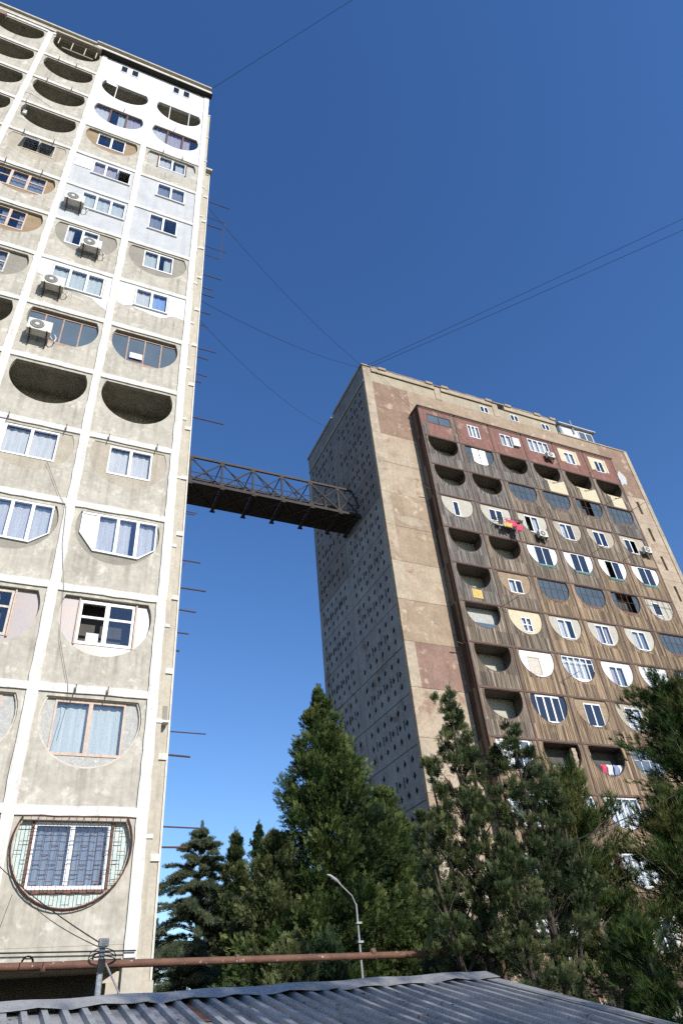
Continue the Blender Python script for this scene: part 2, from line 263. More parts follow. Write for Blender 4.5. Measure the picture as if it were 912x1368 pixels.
def clip(poly, x0, x1, z0, z1):
    for ax, lim, sg in ((0, x0, 1), (0, x1, -1), (1, z0, 1), (1, z1, -1)):
        out = []
        for i in range(len(poly)):
            p, q = poly[i - 1], poly[i]; ip, iq = sg * (p[ax] - lim) >= 0, sg * (q[ax] - lim) >= 0
            if ip != iq:
                t = (lim - p[ax]) / (q[ax] - p[ax]); out.append((p[0] + t * (q[0] - p[0]), p[1] + t * (q[1] - p[1])))
            if iq: out.append(q)
        poly = out
        if not poly: return []
    return poly
def rect(x0, x1, z0, z1): return [(x0, z0), (x1, z0), (x1, z1), (x0, z1)]
def cut_circle(xc, zc, R, top, n=26):
    t0 = math.asin((top - zc) / R); a0, a1 = math.pi - t0, 2 * math.pi + t0
    return [(xc + R * math.cos(a0 + (a1 - a0) * i / n), zc + R * math.sin(a0 + (a1 - a0) * i / n)) for i in range(n + 1)]
def tag(o, label=None, cat=None, group=None, kind=None):
    if label: o['label'] = label
    if cat: o['category'] = cat
    if group: o['group'] = group
    if kind: o['kind'] = kind
    return o
def thing(name, loc, label, cat, group=None):
    o = bpy.data.objects.new(name, None); COL.objects.link(o); o.location = loc; o.empty_display_size = 0.3
    return tag(o, label, cat, group)
def inst(me, name, parent, loc):
    o = bpy.data.objects.new(name, me); COL.objects.link(o); o.parent = parent; o.location = loc; return o

def curtain(parent, x0, x1, z0, z1, y, material):
    n = max(6, int((x1 - x0) * 14)); b = MB(); ph = random.random() * 6
    v = []
    for i in range(n + 1):
        x = x0 + (x1 - x0) * i / n; yy = y + 0.018 * math.sin(i * 2.1 + ph) + 0.008 * random.random()
        v += [(x, yy, z0), (x, yy, z1)]
    b.add(v, [(2 * i, 2 * i + 2, 2 * i + 3, 2 * i + 1) for i in range(n)])
    return b.build('curtain', material, parent, smooth=True)
def window(parent, x0, x1, z0, z1, y, n=2, frame='pvc', fw=0.06, cur=None, glassm='glass', skip=(), outline=None, depth=0.06, widths=None, transom=None, curh=0.0):
    """frame (one mesh) > panes, curtains; outline clips it to an opening"""
    out = clip(outline, x0, x1, z0, z1) if outline else rect(x0, x1, z0, z1)
    xs = [x0]; ws = widths or [1.0] * n; tw = sum(ws)
    for q in ws: xs.append(xs[-1] + (x1 - x0) * q / tw)
    b = MB(); panes = []
    for i in range(n):
        cell = clip(out, xs[i], xs[i + 1], z0, z1)
        if len(cell) < 3: panes.append(None); continue
        cx = sum(p[0] for p in cell) / len(cell); cz = sum(p[1] for p in cell) / len(cell)
        ins = clip([(cx + (px - cx) * (1 - 2 * fw / max(0.2, x1 - x0)), cz + (pz - cz) * (1 - 2 * fw / max(0.2, z1 - z0))) for px, pz in cell], xs[i] + fw * 0.75, xs[i + 1] - fw * 0.75, z0 + fw, z1 - fw)
        if len(ins) < 3: panes.append(None); continue
        cx = sum(p[0] for p in ins) / len(ins); cz = sum(p[1] for p in ins) / len(ins)
        b.ring(cell, ins, y, y + depth, (cx, cz)); panes.append(ins)
    if transom:
        for i in range(n):
            if panes[i]:
                xa = min(p[0] for p in panes[i]); xb = max(p[0] for p in panes[i]); zt = z0 + (z1 - z0) * transom
                b.box(xa, xb, y + 0.006, y + depth - 0.006, zt - fw * 0.4, zt + fw * 0.4)
    wobj = b.build('window', frame, parent)
    for i, p in enumerate(panes):
        if not p: continue
        g = glassm[i] if isinstance(glassm, (list, tuple)) else glassm
        if i not in skip and g: MB().prism(p, y + depth * 0.5, y + depth * 0.5 + 0.008).build('pane', g, wobj)
        if cur and i not in skip:
            cm = cur[i] if isinstance(cur, (list, tuple)) else cur
            if cm:
                pa = min(q[0] for q in p) - .03; pb = max(q[0] for q in p) + .03; zb = min(q[1] for q in p); zt = max(q[1] for q in p)
                if random.random() < .22:
                    fr_ = random.uniform(.4, .75)
                    if random.random() < .5: pb = pa + (pb - pa) * fr_
                    else: pa = pb - (pb - pa) * fr_
                curtain(wobj, pa, pb, zb - .03, zt - curh * (zt - zb) + .02, y + depth + 0.10, cm)
    return wobj

# ------------------------------------------------------------------ ground
g = MB().add([(-3000, -3000, GZ), (3000, -3000, GZ), (3000, 3000, GZ), (-3000, 3000, GZ)], [(0, 1, 2, 3)]).build('ground', 'ground'); tag(g, 'bare brown earth ground between the towers', 'ground', kind='structure')

# ================================================================== tower with cast round loggias
W1 = 3.014
def PX(c): return -12.056 + W1 * c
T1 = thing('apartment_tower', (-6, 8, GZ), 'tall beige concrete tower with white grid bands and round-bottomed loggias', 'tower')
XL, XR = PX(-1), 0.14
NR = 15
# slabs, partitions, core
MB().box(XL, XR, 1.5, 4.70, 0.0, 45.0).build('core_wall', 'loggia_wall', T1)
MB().box(XL, 1.36, 4.72, 24.0, -0.05, 45.0).build('rear_block', 'concrete_strip', T1)
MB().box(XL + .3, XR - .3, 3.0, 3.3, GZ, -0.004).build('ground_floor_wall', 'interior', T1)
for k in range(NR + 1):
    MB().box(XL, XR - .02, 0.22, 1.495, 3 * k - 0.10, 3 * k + 0.10).build('floor_slab', 'loggia_wall', T1)
for c in range(-1, 5):
    x = PX(c) if c > -1 else XL + .1
    MB().box(x - .09, x + .09, 0.22, 1.49, 0.10, 44.9).build('partition', 'loggia_wall', T1)
# white bands and pilasters (front plane y = 0)
for k in range(1, NR + 1):
    for c in range(-1, 4):
        if c >= 2 and k in (13, 14): continue
        dz = random.uniform(-.012, .012)
        MB().prism(ragged(PX(c) + .12, PX(c + 1) - .12, 3 * k - .11 + dz, 3 * k + .11 + dz, 'x'), 0.0, 0.06).build('floor_band', 'white_paint', T1)
for c in range(0, 5):
    zt = 36.1 if c == 3 else (45.0 if c != 2 else 45.0)
    hw = .14 if c else .13
    b = MB(); z = 0.0; nseg = int(zt / 3 + .5)
    for k in range(nseg):
        ztop = zt if k == nseg - 1 else 3 * (k + 1)
        jx = random.uniform(-.012, .012)
        b.prism(ragged(PX(c) - hw + jx, PX(c) + hw + jx, z, ztop, 'z'), -0.004, 0.06); z = ztop
    b.build('pilaster', 'white_paint', T1)
# panels
def hole(c, k): return cut_circle((PX(c) + PX(c + 1)) / 2, 3 * k + 2.25, 1.26, 3 * k + 2.78)
def Lpanel(c, k, material='concrete', holed=True, rc=None):
    x0, x1 = PX(c), PX(c + 1); z0 = 3 * k if k else 0.26; z1 = 3 * k + 3
    if k == 14: z1 -= 0.02
    b = MB(); xm = (x0 + x1) / 2
    if holed: b.ring(rect(x0 + .003, x1 - .003, z0 + .002, z1), hole(c, k), 0.05, 0.21, (xm, 3 * k + 1.9))
    elif rc: b.ring(rect(x0 + .003, x1 - .003, z0 + .002, z1), rect(*rc), 0.05, 0.21, ((rc[0] + rc[1]) / 2, (rc[2] + rc[3]) / 2))
    else: b.box(x0 + .003, x1 - .003, 0.05, 0.21, z0 + .002, z1)
    return b.build('wall_panel', material, T1)
def Linfill(c, k, rc, material, y=0.17, both=None):
    h = hole(c, k); cx = (rc[0] + rc[1]) / 2; cz = (rc[2] + rc[3]) / 2
    inner = clip(h, *rc); inner = [(cx + (a - cx) * .998, cz + (d - cz) * .998) for a, d in inner]
    return MB().ring([(cx + (a - cx) * 1.004, cz + (d - cz) * 1.004) for a, d in h], inner, y, y + .035, (cx, cz)).build('infill_panel', material, T1)
def Lroom(c, k, material='interior'):
    x0, x1 = PX(c) + .1, PX(c + 1) - .1
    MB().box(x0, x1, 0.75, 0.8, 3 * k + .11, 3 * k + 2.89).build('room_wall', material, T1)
A_, B_, C_, D_ = 0, 1, 2, 3
def xs(c, a, b): return PX(c + 1) + a, PX(c + 1) + b     # offsets measured from the right pilaster
for c in range(-1, 4):
    for k in range(NR):
        white = c >= 2 and k >= 12
        pm = 'white_plaster' if white else ('grey_render' if c >= 2 and k in (9, 10) else 'concrete')
        flat = (c >= 2 and k in (7, 9, 10, 14))
        if not flat: Lpanel(c, k, pm)
# --- column D (between the two right-hand pilasters)
z = lambda k, a: 3 * k + a
def win(c, k, a, b, za, zb, **kw):
    x0, x1 = xs(c, a, b); return x0, x1, 3 * k + za, 3 * k + zb
def flatwin(c, k, a, b, za, zb, pm, n=2, **kw):
    rc = win(c, k, a, b, za, zb); Lpanel(c, k, pm, holed=False, rc=rc); Lroom(c, k)
    wo = window(T1, rc[0], rc[1], rc[2], rc[3], 0.03, n, **kw)
    MB().box(rc[0] - .04, rc[1] + .04, -.03, .048, rc[2] - .05, rc[2] - .002).build('sill', 'pvc', wo)
    return wo
def fillwin(c, k, a, b, za, zb, im, n=2, yin=.17, **kw):
    rc = win(c, k, a, b, za, zb); Linfill(c, k, rc, im, yin); Lroom(c, k)
    return window(T1, rc[0], rc[1], rc[2], rc[3], yin - .02, n, outline=hole(c, k), **kw)
# r0: barred window
fillwin(D_, 0, -2.38, -0.70, 1.36, 2.76, 'turquoise', 2, cur='curtain_grey', frame='pvc', fw=.075)
b = MB()
for xx in (-2.44, -0.68): b.box(xx, xx + .06, .12, .17, 1.3, 2.77)
b.box(-2.38, -.68, .12, .168, 1.28, 1.345)
b.build('wooden_surround', 'brown_frame', T1)
h0 = [(x, zz) for x, zz in cut_circle(PX(3) + W1 / 2, 2.25, 1.31, 2.84)]
def grille():
    root = MB().tube([(x, -.07, zz) for x, zz in h0] + [(h0[0][0], -.07, h0[0][1])], .016, 5)
    root.tube([(x, .02, zz) for x, zz in h0], .014, 5)
    g_ = root.build('window_grille', 'bars', T1)
    nb = 15; xa, xb = h0[0][0], h0[-1][0]
    for i in range(nb):
        x = PX(3) + W1 / 2 - 1.24 + 2.48 * (i + .5) / nb; d = abs(x - (PX(3) + W1 / 2))
        zb = 2.25 - math.sqrt(max(0, 1.31 ** 2 - d * d)); zt = 2.84 if d < 1.17 else 2.25 + math.sqrt(max(0, 1.31 ** 2 - d * d))
        bb = MB().bar((x, -.07, zb), (x, -.07, zt), .011)
        for zz in ((1.2, 1.62, 1.7, 2.02, 2.1, 2.42, 2.5) if i % 2 else (1.4, 1.48, 1.82, 1.9, 2.22, 2.3, 2.6)):
            if zb + .1 < zz < zt - .08 and i < nb - 1 and abs(zz - 2.25) < .99 * math.sqrt(max(0, 1.31 ** 2 - max(d, abs(d + .13)) ** 2)) : bb.bar((x, -.07, zz), (x + 2.48 / nb, -.07, zz), .010)
        bb.build('bar', 'bars', g_)
        if i % 2 == 0: MB().bar((x, -.07, 2.835), (x, .05, 2.835), .012).build('stay', 'bars', g_)
    MB().bar((xa, -.07, 2.74), (xb, -.07, 2.74), .014).build('rail', 'bars', g_)
grille()
# r1: timber framed round glazing with grey side boards
fillwin(D_, 1, -2.42, -0.66, 1.32, 2.77, 'grey_board', 2, frame='pink_wood', fw=.07, cur='curtain_teal')
hh = hole(D_, 1); b = MB()
b.ring(hh, [(PX(3) + W1 / 2 + (x - PX(3) - W1 / 2) * .965, 5.25 + (q - 5.25) * .965) for x, q in hh], .10, .168, (PX(3) + W1 / 2, 5.0)).build('round_frame', 'old_white', T1)
# r2: open sash, pearly side sheets
wo = fillwin(D_, 2, -2.22, -0.72, 1.36, 2.72, 'pearl_sheet', 2, frame='pvc', fw=.085, skip=(0,), glassm='glass', cur=[None, None], transom=.62)
for xx in (-2.27, -0.70): MB().box(xx, xx + .045, .11, .168, z(2, 1.33), z(2, 2.74)).build('timber_post', 'pink_wood', T1)
MB().box(-1.95, -1.62, .20, .34, z(2, 1.45), z(2, 1.74)).build('box_on_sill', 'white_cloth', T1)
# r3: wide plastic glazing with chamfered foot, broken plaster round it
def widepvc(c, k, a, b, panes, firstpanel):
    x0, x1 = xs(c, a, b); z0, z1 = z(k, 1.33), z(k, 2.77)
    out = [(x0 + .42, z0 + .08), (x1 - .62, z0), (x1 - .02, z0 + .42), (x1, z1), (x0, z1), (x0 - .02, z0 + .62)]
    out = [(x0 + .45, z0 + .06), (x1 - .5, z0), (x1, z0 + .42), (x1, z1), (x0, z1), (x0, z0 + .66)]
    h = hole(c, k); cx, cz = (x0 + x1) / 2, z0 + .8
    sh = [(cx + (p - cx) * 1.004, cz + (q - cz) * 1.004) for p, q in h]
    sc_ = [(max(min(p, h and max(t[0] for t in h) - .01), min(t[0] for t in h) + .01), q) for p, q in out]
    MB().ring(sh, [ray_in(sh, (cx, cz), p) for p in sc_], .12, .2, (cx, cz)).build('infill_panel', 'infill_dark', T1)
    Lroom(c, k)
    n = panes + firstpanel
    return window(T1, x0, x1, z0, z1, .06, n, outline=out, fw=.06, glassm=(['pvc'] if firstpanel else []) + ['glass_mirror'] * panes, cur=([None] if firstpanel else []) + ['curtain_white'] * panes, widths=([.8] if firstpanel else []) + [1] * panes)  # white curtains stand in for pale cloud reflection in these panes
def ray_in(poly, c, p):
    a = math.atan2(p[1] - c[1], p[0] - c[0]); q = ray_poly(poly, c, a); d1 = math.hypot(p[0] - c[0], p[1] - c[1]); d2 = math.hypot(q[0] - c[0], q[1] - c[1])
    return p if d1 < d2 * .985 else (c[0] + (q[0] - c[0]) * .985, c[1] + (q[1] - c[1]) * .985)
widepvc(D_, 3, -2.62, -0.34, 3, 1)
widepvc(C_, 3, -2.72, -0.42, 4, 0)
# r4: bricked-up opening with a small window
fillwin(D_, 4, -2.15, -0.75, 1.48, 2.70, 'infill_beige', 2, yin=.075, cur='curtain_white')
# r6: steel glazing
def steel(c, k, n=4, fm='rust_frame', gm='glass_blue'):
    h = hole(c, k); x0 = min(p[0] for p in h); x1 = max(p[0] for p in h); Lroom(c, k)
    return window(T1, x0, x1, z(k, .99), z(k, 2.66), .14, n, frame=fm, fw=.035, outline=h, glassm=gm)
for c in (C_, D_):
    wo = steel(c, 6); x0, x1 = xs(c, -2.3, -.65)
    MB().prism([(x0 + .3, z(6, 1.1)), (x0 + .75, z(6, 1.01)), (x1 - .2, z(6, 1.06)), (x1 + .1, z(6, 1.2)), (x0 + .1, z(6, 1.24))], .12, .137).build('lower_sheet', 'rust_frame', wo)
MB().box(-2.02, -1.55, .10, .13, z(6, 1.42), z(6, 1.72)).build('paper_sheet', 'white_cloth', T1)
# r7: white painted upper half
flatwin(D_, 7, -2.18, -0.86, 1.57, 2.75, 'concrete', 2, cur=['curtain_white', 'curtain_blue'])
x0, x1 = PX(3) + .14, -.142; zz = 21
edge = [(x0, 22.55), (x0 + .12, 22.42), (x0 + .3, 22.36), (x0 + .38, 22.47), (x0 + .6, 22.5), (x0 + .8, 22.38), (x0 + 1.1, 22.33), (x0 + 1.4, 22.22), (x0 + 1.75, 22.2), (x0 + 2.0, 22.3), (x0 + 2.2, 22.5), (x0 + 2.45, 22.52), (x1, 22.46)]
def paint(poly, hrc=None, pm='white_plaster', y=.044):
    if hrc:
        MB().ring(poly, rect(*hrc), y, .0497, ((hrc[0] + hrc[1]) / 2, (hrc[2] + hrc[3]) / 2)).build('paint_patch', pm, T1)
    else: MB().prism(poly, y, .0497).build('paint_patch', pm, T1)
paint(edge + [(x1, 23.888), (x0, 23.888)], win(D_, 7, -2.22, -.82, 1.515, 2.79))
# r8
fillwin(D_, 8, -2.10, -0.83, 1.46, 2.72, 'infill_dark', 2, yin=.10, cur='curtain_teal')
fillwin(C_, 8, -2.30, -1.02, 1.46, 2.74, 'infill_dark', 2, yin=.10, cur='curtain_white')
# r9, r10
flatwin(D_, 9, -2.15, -0.85, 1.46, 2.76, 'grey_render', 2, cur=['curtain_grey', None])
flatwin(D_, 10, -2.02, -0.66, 1.52, 2.76, 'grey_render', 2, cur='curtain_grey')
fillwin(D_, 11, -2.15, -0.76, 1.60, 2.77, 'grey_board', 2, cur=['curtain_white', 'curtain_teal'])
for xx in (-2.20, -.755): MB().box(xx, xx + .045, .10, .168, z(11, 1.52), z(11, 2.76)).build('timber_post', 'brown_frame', T1)
# column C
flatwin(C_, 7, -2.38, -0.42, 1.40, 2.72, 'concrete', 3, cur='curtain_teal', widths=[1, 1, 1])
xa, xb = PX(2) + .14, PX(3) - .142
paint([(xa, 22.85), (xa + .4, 22.75), (xa + .45, 22.38), (xb - .62, 22.22), (xb - .3, 22.2), (xb - .28, 21.9), (xb, 21.7), (xb, 23.888), (xa, 23.888)], win(C_, 7, -2.42, -.38, 1.345, 2.76))
flatwin(C_, 9, -2.12, -0.22, 1.40, 2.72, 'grey_render', 3, cur=['curtain_teal', 'curtain_teal', 'curtain_teal'])
flatwin(C_, 10, -2.02, -0.30, 1.52, 2.72, 'grey_render', 3, cur=['curtain_lilac', 'curtain_lilac', None], skip=(2,))
xq = PX(3) - .85
MB().add([(xq, -.02, z(10, 2.7)), (xq + .55, -.02, z(10, 2.7)), (xq + .55, -.38, z(10, 1.85)), (xq, -.38, z(10, 1.85)), (xq, .01, z(10, 2.7)), (xq + .55, .01, z(10, 2.7)), (xq + .55, -.35, z(10, 1.85)), (xq, -.35, z(10, 1.85))], [(0, 1, 2, 3), (7, 6, 5, 4), (0, 4, 5, 1), (1, 5, 6, 2), (2, 6, 7, 3), (3, 7, 4, 0)]).build('tilted_sash', 'pvc', T1)
MB().box(PX(2) + .2, PX(2) + .92, .02, .048, z(10, 1.75), z(10, 2.72)).build('board', 'pvc', T1)
fillwin(C_, 11, -2.18, -0.86, 1.58, 2.77, 'brown_board', 2, cur=[None, None], glassm='glass')
fillwin(C_, 4, -2.36, -0.75, 1.50, 2.74, 'infill_beige', 2, yin=.075, cur='curtain_white')
paint([(PX(2) + .15, z(4, 1.5)), (PX(2) + .6, z(4, 1.42)), (PX(3) - 2.37, z(4, 1.42)), (PX(3) - 2.37, z(4, 2.88)), (PX(2) + .15, z(4, 2.88))], None, 'white_plaster', .046)
fillwin(C_, 1, -2.4, -.66, 1.32, 2.77, 'grey_board', 2, frame='pink_wood', fw=.07, cur='curtain_white')
hh = hole(C_, 1); MB().ring(hh, [(PX(2) + W1 / 2 + (x - PX(2) - W1 / 2) * .965, 5.25 + (q - 5.25) * .965) for x, q in hh], .10, .168, (PX(2) + W1 / 2, 5.0)).build('round_frame', 'old_white', T1)
fillwin(C_, 2, -2.3, -.95, 1.36, 2.74, 'pearl_sheet', 2, frame='old_white', fw=.08, cur='curtain_teal', transom=.62)
MB().box(PX(3) - .93, PX(3) - .885, .11, .168, z(2, 1.33), z(2, 2.76)).build('timber_post', 'pink_wood', T1)
fillwin(C_, 0, -2.38, -.7, 1.36, 2.76, 'grey_board', 2, cur='curtain_white')
# white painted rows 12-14, columns C and D
for c in (C_, D_):
    h = hole(c, 12); x0 = min(p[0] for p in h); x1 = max(p[0] for p in h); Lroom(c, 12)
    window(T1, x0, x1, z(12, .99), z(12, 2.78), .12, 3, frame='brown_frame', fw=.05, outline=h, cur=['curtain_white', 'curtain_teal' if c == C_ else 'curtain_lilac', 'curtain_lilac'])
    for xx in ((.32,) if c == C_ else (.3, .74)):
        hx = hole(c, 13); xm = min(p[0] for p in hx) + 2.5 * xx
        MB().tube([(xm, .1, z(13, 1.1)), (xm, .1, z(13, 2.79))], .025, 6).build('post', 'pvc', T1)
    Lpanel(c, 14, 'white_plaster', holed=False)
    for a, e in ((-2.06, -1.64), (-1.46, -1.02)):
        x0, x1 = xs(c, a, e); wo = MB().ring(rect(x0, x1, z(14, 1.62), z(14, 2.5)), rect(x0 + .05, x1 - .05, z(14, 1.69), z(14, 2.44)), .02, .047, ((x0 + x1) / 2, z(14, 2.1))).build('window', 'pvc', T1)
        MB().box(x0 + .05, x1 - .05, .032, .046, z(14, 1.69), z(14, 2.44)).build('pane', 'glass_dark', wo)
MB().prism([(PX(2) + .5, z(13, 2.6)), (PX(2) + 1.0, z(13, 2.5)), (PX(2) + 1.0, z(13, 2.77)), (PX(2) + .42, z(13, 2.77))], .07, .1).build('board', 'pvc', T1)
# column B
fillwin(B_, 10, -2.1, -0.75, 1.62, 2.76, 'infill_beige', 2, yin=.08, frame='old_white', cur='curtain_grey')
for i in range(2):
    xq = PX(2) - 2.12 + i * .72
    MB().add([(xq, -.02, z(10, 2.72)), (xq + .6, -.02, z(10, 2.72)), (xq + .6, -.42, z(10, 1.98)), (xq, -.42, z(10, 1.98)), (xq, 0, z(10, 2.72)), (xq + .6, 0, z(10, 2.72)), (xq + .6, -.40, z(10, 1.97)), (xq, -.40, z(10, 1.97))], [(0, 1, 2, 3), (7, 6, 5, 4), (0, 4, 5, 1), (1, 5, 6, 2), (2, 6, 7, 3), (3, 7, 4, 0)]).build('awning', ('grey_board', 'cream_board')[i], T1)
fillwin(B_, 9, -2.75, -0.62, 1.42, 2.77, 'brown_board', 3, frame='pink_wood', fw=.07, cur=[None, 'curtain_grey', 'curtain_grey'], transom=.55)
fillwin(B_, 8, -2.75, -0.9, 1.4, 2.77, 'brown_board', 3, frame='pink_wood', fw=.07, cur='curtain_grey', transom=.5)
fillwin(B_, 7, -2.75, -1.0, 1.4, 2.77, 'infill_dark', 2, frame='old_white', fw=.07, cur='curtain_grey', transom=.5)
# enclosure frame on B row 14
b = MB(); xq = PX(2)
for t in (-2.45, -1.75, -1.05, -.45): b.bar((xq + t, -.05, z(14, 1.55 if -2 < t < -.8 else 1.75)), (xq + t, -.05, z(14, 2.62)), .04)
b.bar((xq - 2.5, -.05, z(14, 2.62)), (xq - .4, -.05, z(14, 2.62)), .04).bar((xq - 2.2, -.05, z(14, 1.45)), (xq - .55, -.05, z(14, 1.45)), .04)
b.build('balcony_frame', 'old_white', T1)
MB().box(xq - 2.7, xq - .25, -.3, .04, z(14, 2.66), z(14, 2.78)).build('canopy', 'infill_beige', T1)
MB().box(PX(0) + .15, PX(0) + .75, -.18, .04, z(14, 2.35), z(14, 2.75)).build('brick_patch', 'wall_red', T1)
# dark slit lintels on top of closed openings are real recesses; hooks under the bands
b = MB()
for (c, k, t) in [(D_, 4, -2.25), (D_, 4, -.65), (C_, 4, -2.35), (C_, 4, -.6), (D_, 1, -2.0), (D_, 1, -1.2), (B_, 9, -2.4), (B_, 9, -.9), (B_, 10, -2.2), (B_, 10, -.9), (B_, 12, -2.2), (B_, 12, -1.0), (D_, 11, -2.0), (D_, 11, -1.0), (D_, 12, -1.6), (C_, 12, -1.3), (B_, 13, -1.2), (B_, 13, -2.1)]:
    x = PX(c + 1) + t
    MB().bar((x, -.10, z(k, 2.93)), (x, .02, z(k, 2.93)), .03).bar((x, -.10, z(k, 2.80)), (x, -.10, z(k, 3.08)), .025).build('line_bracket', 'black_rod', T1)
# foot beam with two drain notches, piers
def notched(x0, x1, notches):
    p = [(x0, 0.0)]
    for n_ in notches:
        p += [(n_ - .13, 0.0)] + [(n_ - .13 * math.cos(math.pi * i / 8), .13 * math.sin(math.pi * i / 8)) for i in range(1, 8)] + [(n_ + .13, 0.0)]
    p += [(x1, 0.0), (x1, .258), (x0, .258)]; return p
for c in range(-1, 4):
    MB().prism(notched(PX(c) + .003, PX(c + 1) - .003, [PX(c) + .95, PX(c) + 2.35]), .052, .21).build('foot_beam', 'concrete', T1)
    for n_ in (.95, 2.35): MB().tube([(PX(c) + n_, .09, .02), (PX(c) + n_, .3, .02)], .085, 10).build('drain_pipe', 'old_white', T1)
for c in range(0, 5):
    MB().box(PX(c) - .13, PX(c) + .17, .10, .45, GZ, -.102).build('pier', 'concrete_strip', T1)
    MB().box(PX(c) + .175, PX(c) + .33, .22, .5, GZ, -.102).build('pier', 'concrete_strip', T1)
MB().box(-.17, .17, .04, .3, -.10, .0).build('bracket_block', 'white_paint', T1)
# roof edge
MB().box(XL, PX(0) - .15, 0.06, 24, 45.0, 45.35).build('parapet', 'concrete_strip', T1)
MB().box(PX(0) - .14, PX(2) - .02, 0.08, .35, 45.0, 45.92).build('parapet', 'concrete', T1)
MB().box(PX(2) - .02, XR + .02, 0.08, .35, 45.0, 45.75).build('parapet', 'concrete_strip', T1)
MB().box(PX(0) - .18, PX(2) - .6, -.05, .4, 45.925, 46.08).build('coping', 'concrete_strip', T1)
MB().box(PX(0) - .1, PX(2) - .62, 0.0, .075, 45.32, 45.42).build('cornice_line', 'white_paint', T1)
MB().box(PX(2) - .6, XR + .06, -.22, .4, 45.76, 45.9).build('coping', 'concrete_strip', T1)
MB().box(PX(2) - .75, XR + .12, -.30, .04, 44.77, 44.80).build('eaves_shade', 'black_gap_shade', T1)  # added black slab, stands in for shade under the cornice
MB().box(PX(2) - .62, XR + .08, -.28, .05, 44.803, 44.98).build('cornice', 'concrete_strip', T1)
MB().box(PX(2) - .5, XR + .05, -.24, .07, 44.985, 45.2).build('cornice', 'white_paint', T1)
for i in range(9):
    xq = PX(2) - .3 + i * .72; MB().box(xq, xq + .36, -.1, .076, 45.32, 45.36 + random.random() * .12).build('brick_course', 'wall_tan', T1)
MB().box(XL, XR, .36, 24, 45.002, 45.3).build('roof_slab', 'concrete_strip', T1)
# set-back strip: slim column and rear block front with its own bands
b = MB()
for k in range(15):
    b2 = MB().box(.17, .44, .95, 1.25, 3 * k - .25 if k else -.3, 3 * k + 2.62); b2.build('drain_column', 'concrete_strip', T1)
    MB().box(.16, .46, .92, 1.28, 3 * k + 2.63, 3 * k + 2.74).build('column_joint', 'white_paint', T1)
for k in range(1, 16):
    MB().box(.2, 1.40, 4.66, 4.716, 3 * k - .1, 3 * k + .1).build('floor_band', 'white_paint', T1)
MB().box(1.362, 1.42, 4.68, 4.95, -.05, 45.05).build('corner_strip', 'white_paint', T1)
MB().box(.2, 1.5, 4.4, 8.0, 45.12, 45.32).build('coping', 'concrete_strip', T1)
MB().box(.2, 1.45, 4.6, 4.71, -.5, -.06).build('foot_beam', 'concrete_strip', T1)
MB().box(.95, 1.25, 4.45, 4.66, 7.1, 7.62).build('wall_box', 'infill_dark', T1)
MB().box(.9, 1.3, 4.35, 4.66, 7.02, 7.096).build('wall_box_shelf', 'pole_paint', T1)
# drying rods sticking out of the side wall (height, reach), at the y of the rear block's corner
for zr, xe in [(42.34, 2.96), (40.39, 2.70), (39.48, 2.52), (37.05, 2.82), (34.04, 2.62), (32.79, 2.11), (32.13, 2.22), (30.48, 2.07), (29.36, 1.95), (27.35, 2.50), (26.68, 2.12), (25.36, 2.10), (24.79, 1.81), (22.23, 3.02), (16.54, 1.98), (16.42, 1.9), (14.04, 2.25), (12.73, 2.52), (11.76, 2.17), (10.77, 1.94), (10.06, 1.64), (7.01, 2.74), (6.22, 2.24), (3.98, 2.74), (3.38, 2.29)]:
    MB().bar((1.3, 5.1, zr), (xe, 5.1, zr + random.uniform(-.05, .02)), .03 + .02 * random.random()).build('drying_rod', 'black_rod', T1)
MB().bar((2.68, 5.1, 40.4), (2.45, 5.1, 36.1), .03).bar((2.45, 5.1, 36.1), (1.4, 5.1, 36.1), .03).build('drying_frame', 'black_rod', T1)
MB().bar((1.62, 5.1, 14.0), (1.4, 5.1, 13.2), .025).build('rod_brace', 'black_rod', T1)

# air conditioners -------------------------------------------------
def aircon(loc, label, sw=.8, group='air conditioners on the facades', flip=False):
    r = thing('air_conditioner', loc, label, 'air conditioner', group); x, y, zz = loc; hw = sw / 2; ht = .56
    MB().box(x - hw, x + hw, y - .46, y - .16, zz, zz + ht).build('casing', 'ac_white', r)
    cx = x - hw + .31; p = [(cx + .235 * math.cos(t * math.pi / 10), zz + .29 + .235 * math.sin(t * math.pi / 10)) for t in range(20)]
    f = MB().prism(p, y - .472, y - .459).build('fan_grille', 'ac_dark', r)
    pr = [(cx + .07 * math.cos(t * math.pi / 5), zz + .29 + .07 * math.sin(t * math.pi / 5)) for t in range(10)]
    MB().prism(pr, y - .484, y - .473).build('hub', 'ac_white', f)
    for q in (.10, .155, .205):
        o_ = [(cx + q * math.cos(t * math.pi / 10), zz + .29 + q * math.sin(t * math.pi / 10)) for t in range(20)]; i_ = [(cx + (q - .012) * math.cos(t * math.pi / 10), zz + .29 + (q - .012) * math.sin(t * math.pi / 10)) for t in range(20)]
        MB().ring(o_, i_, y - .48, y - .473, (cx, zz + .29)).build('guard_ring', 'ac_white', f)
    for s in (-.28, .28):
        MB().bar((x + s, y - .5, zz - .02), (x + s, y, zz - .02), .04).bar((x + s, y - .01, zz - .02), (x + s, y - .01, zz - .35), .035).bar((x + s, y - .42, zz - .03), (x + s, y, zz - .33), .03).build('bracket', 'black_rod', r)
    MB().tube([(x + hw - .05, y - .25, zz + .1), (x + hw + .08, y - .22, zz - .05), (x + hw + .15, y - .1, zz - .02), (x + hw + .18, y - .02, zz + .3), (x + hw + .1, y + .02, zz + .5)], .022, 6).build('hose', 'ac_white', r)
    return r
aircon((-5.20, .0, z(6, .95)), 'white air conditioner below blue-grey steel glazing of the round-loggia tower')
aircon((-5.20, .04, z(7, .78)), 'white air conditioner beside a three-pane white window with white paint around')
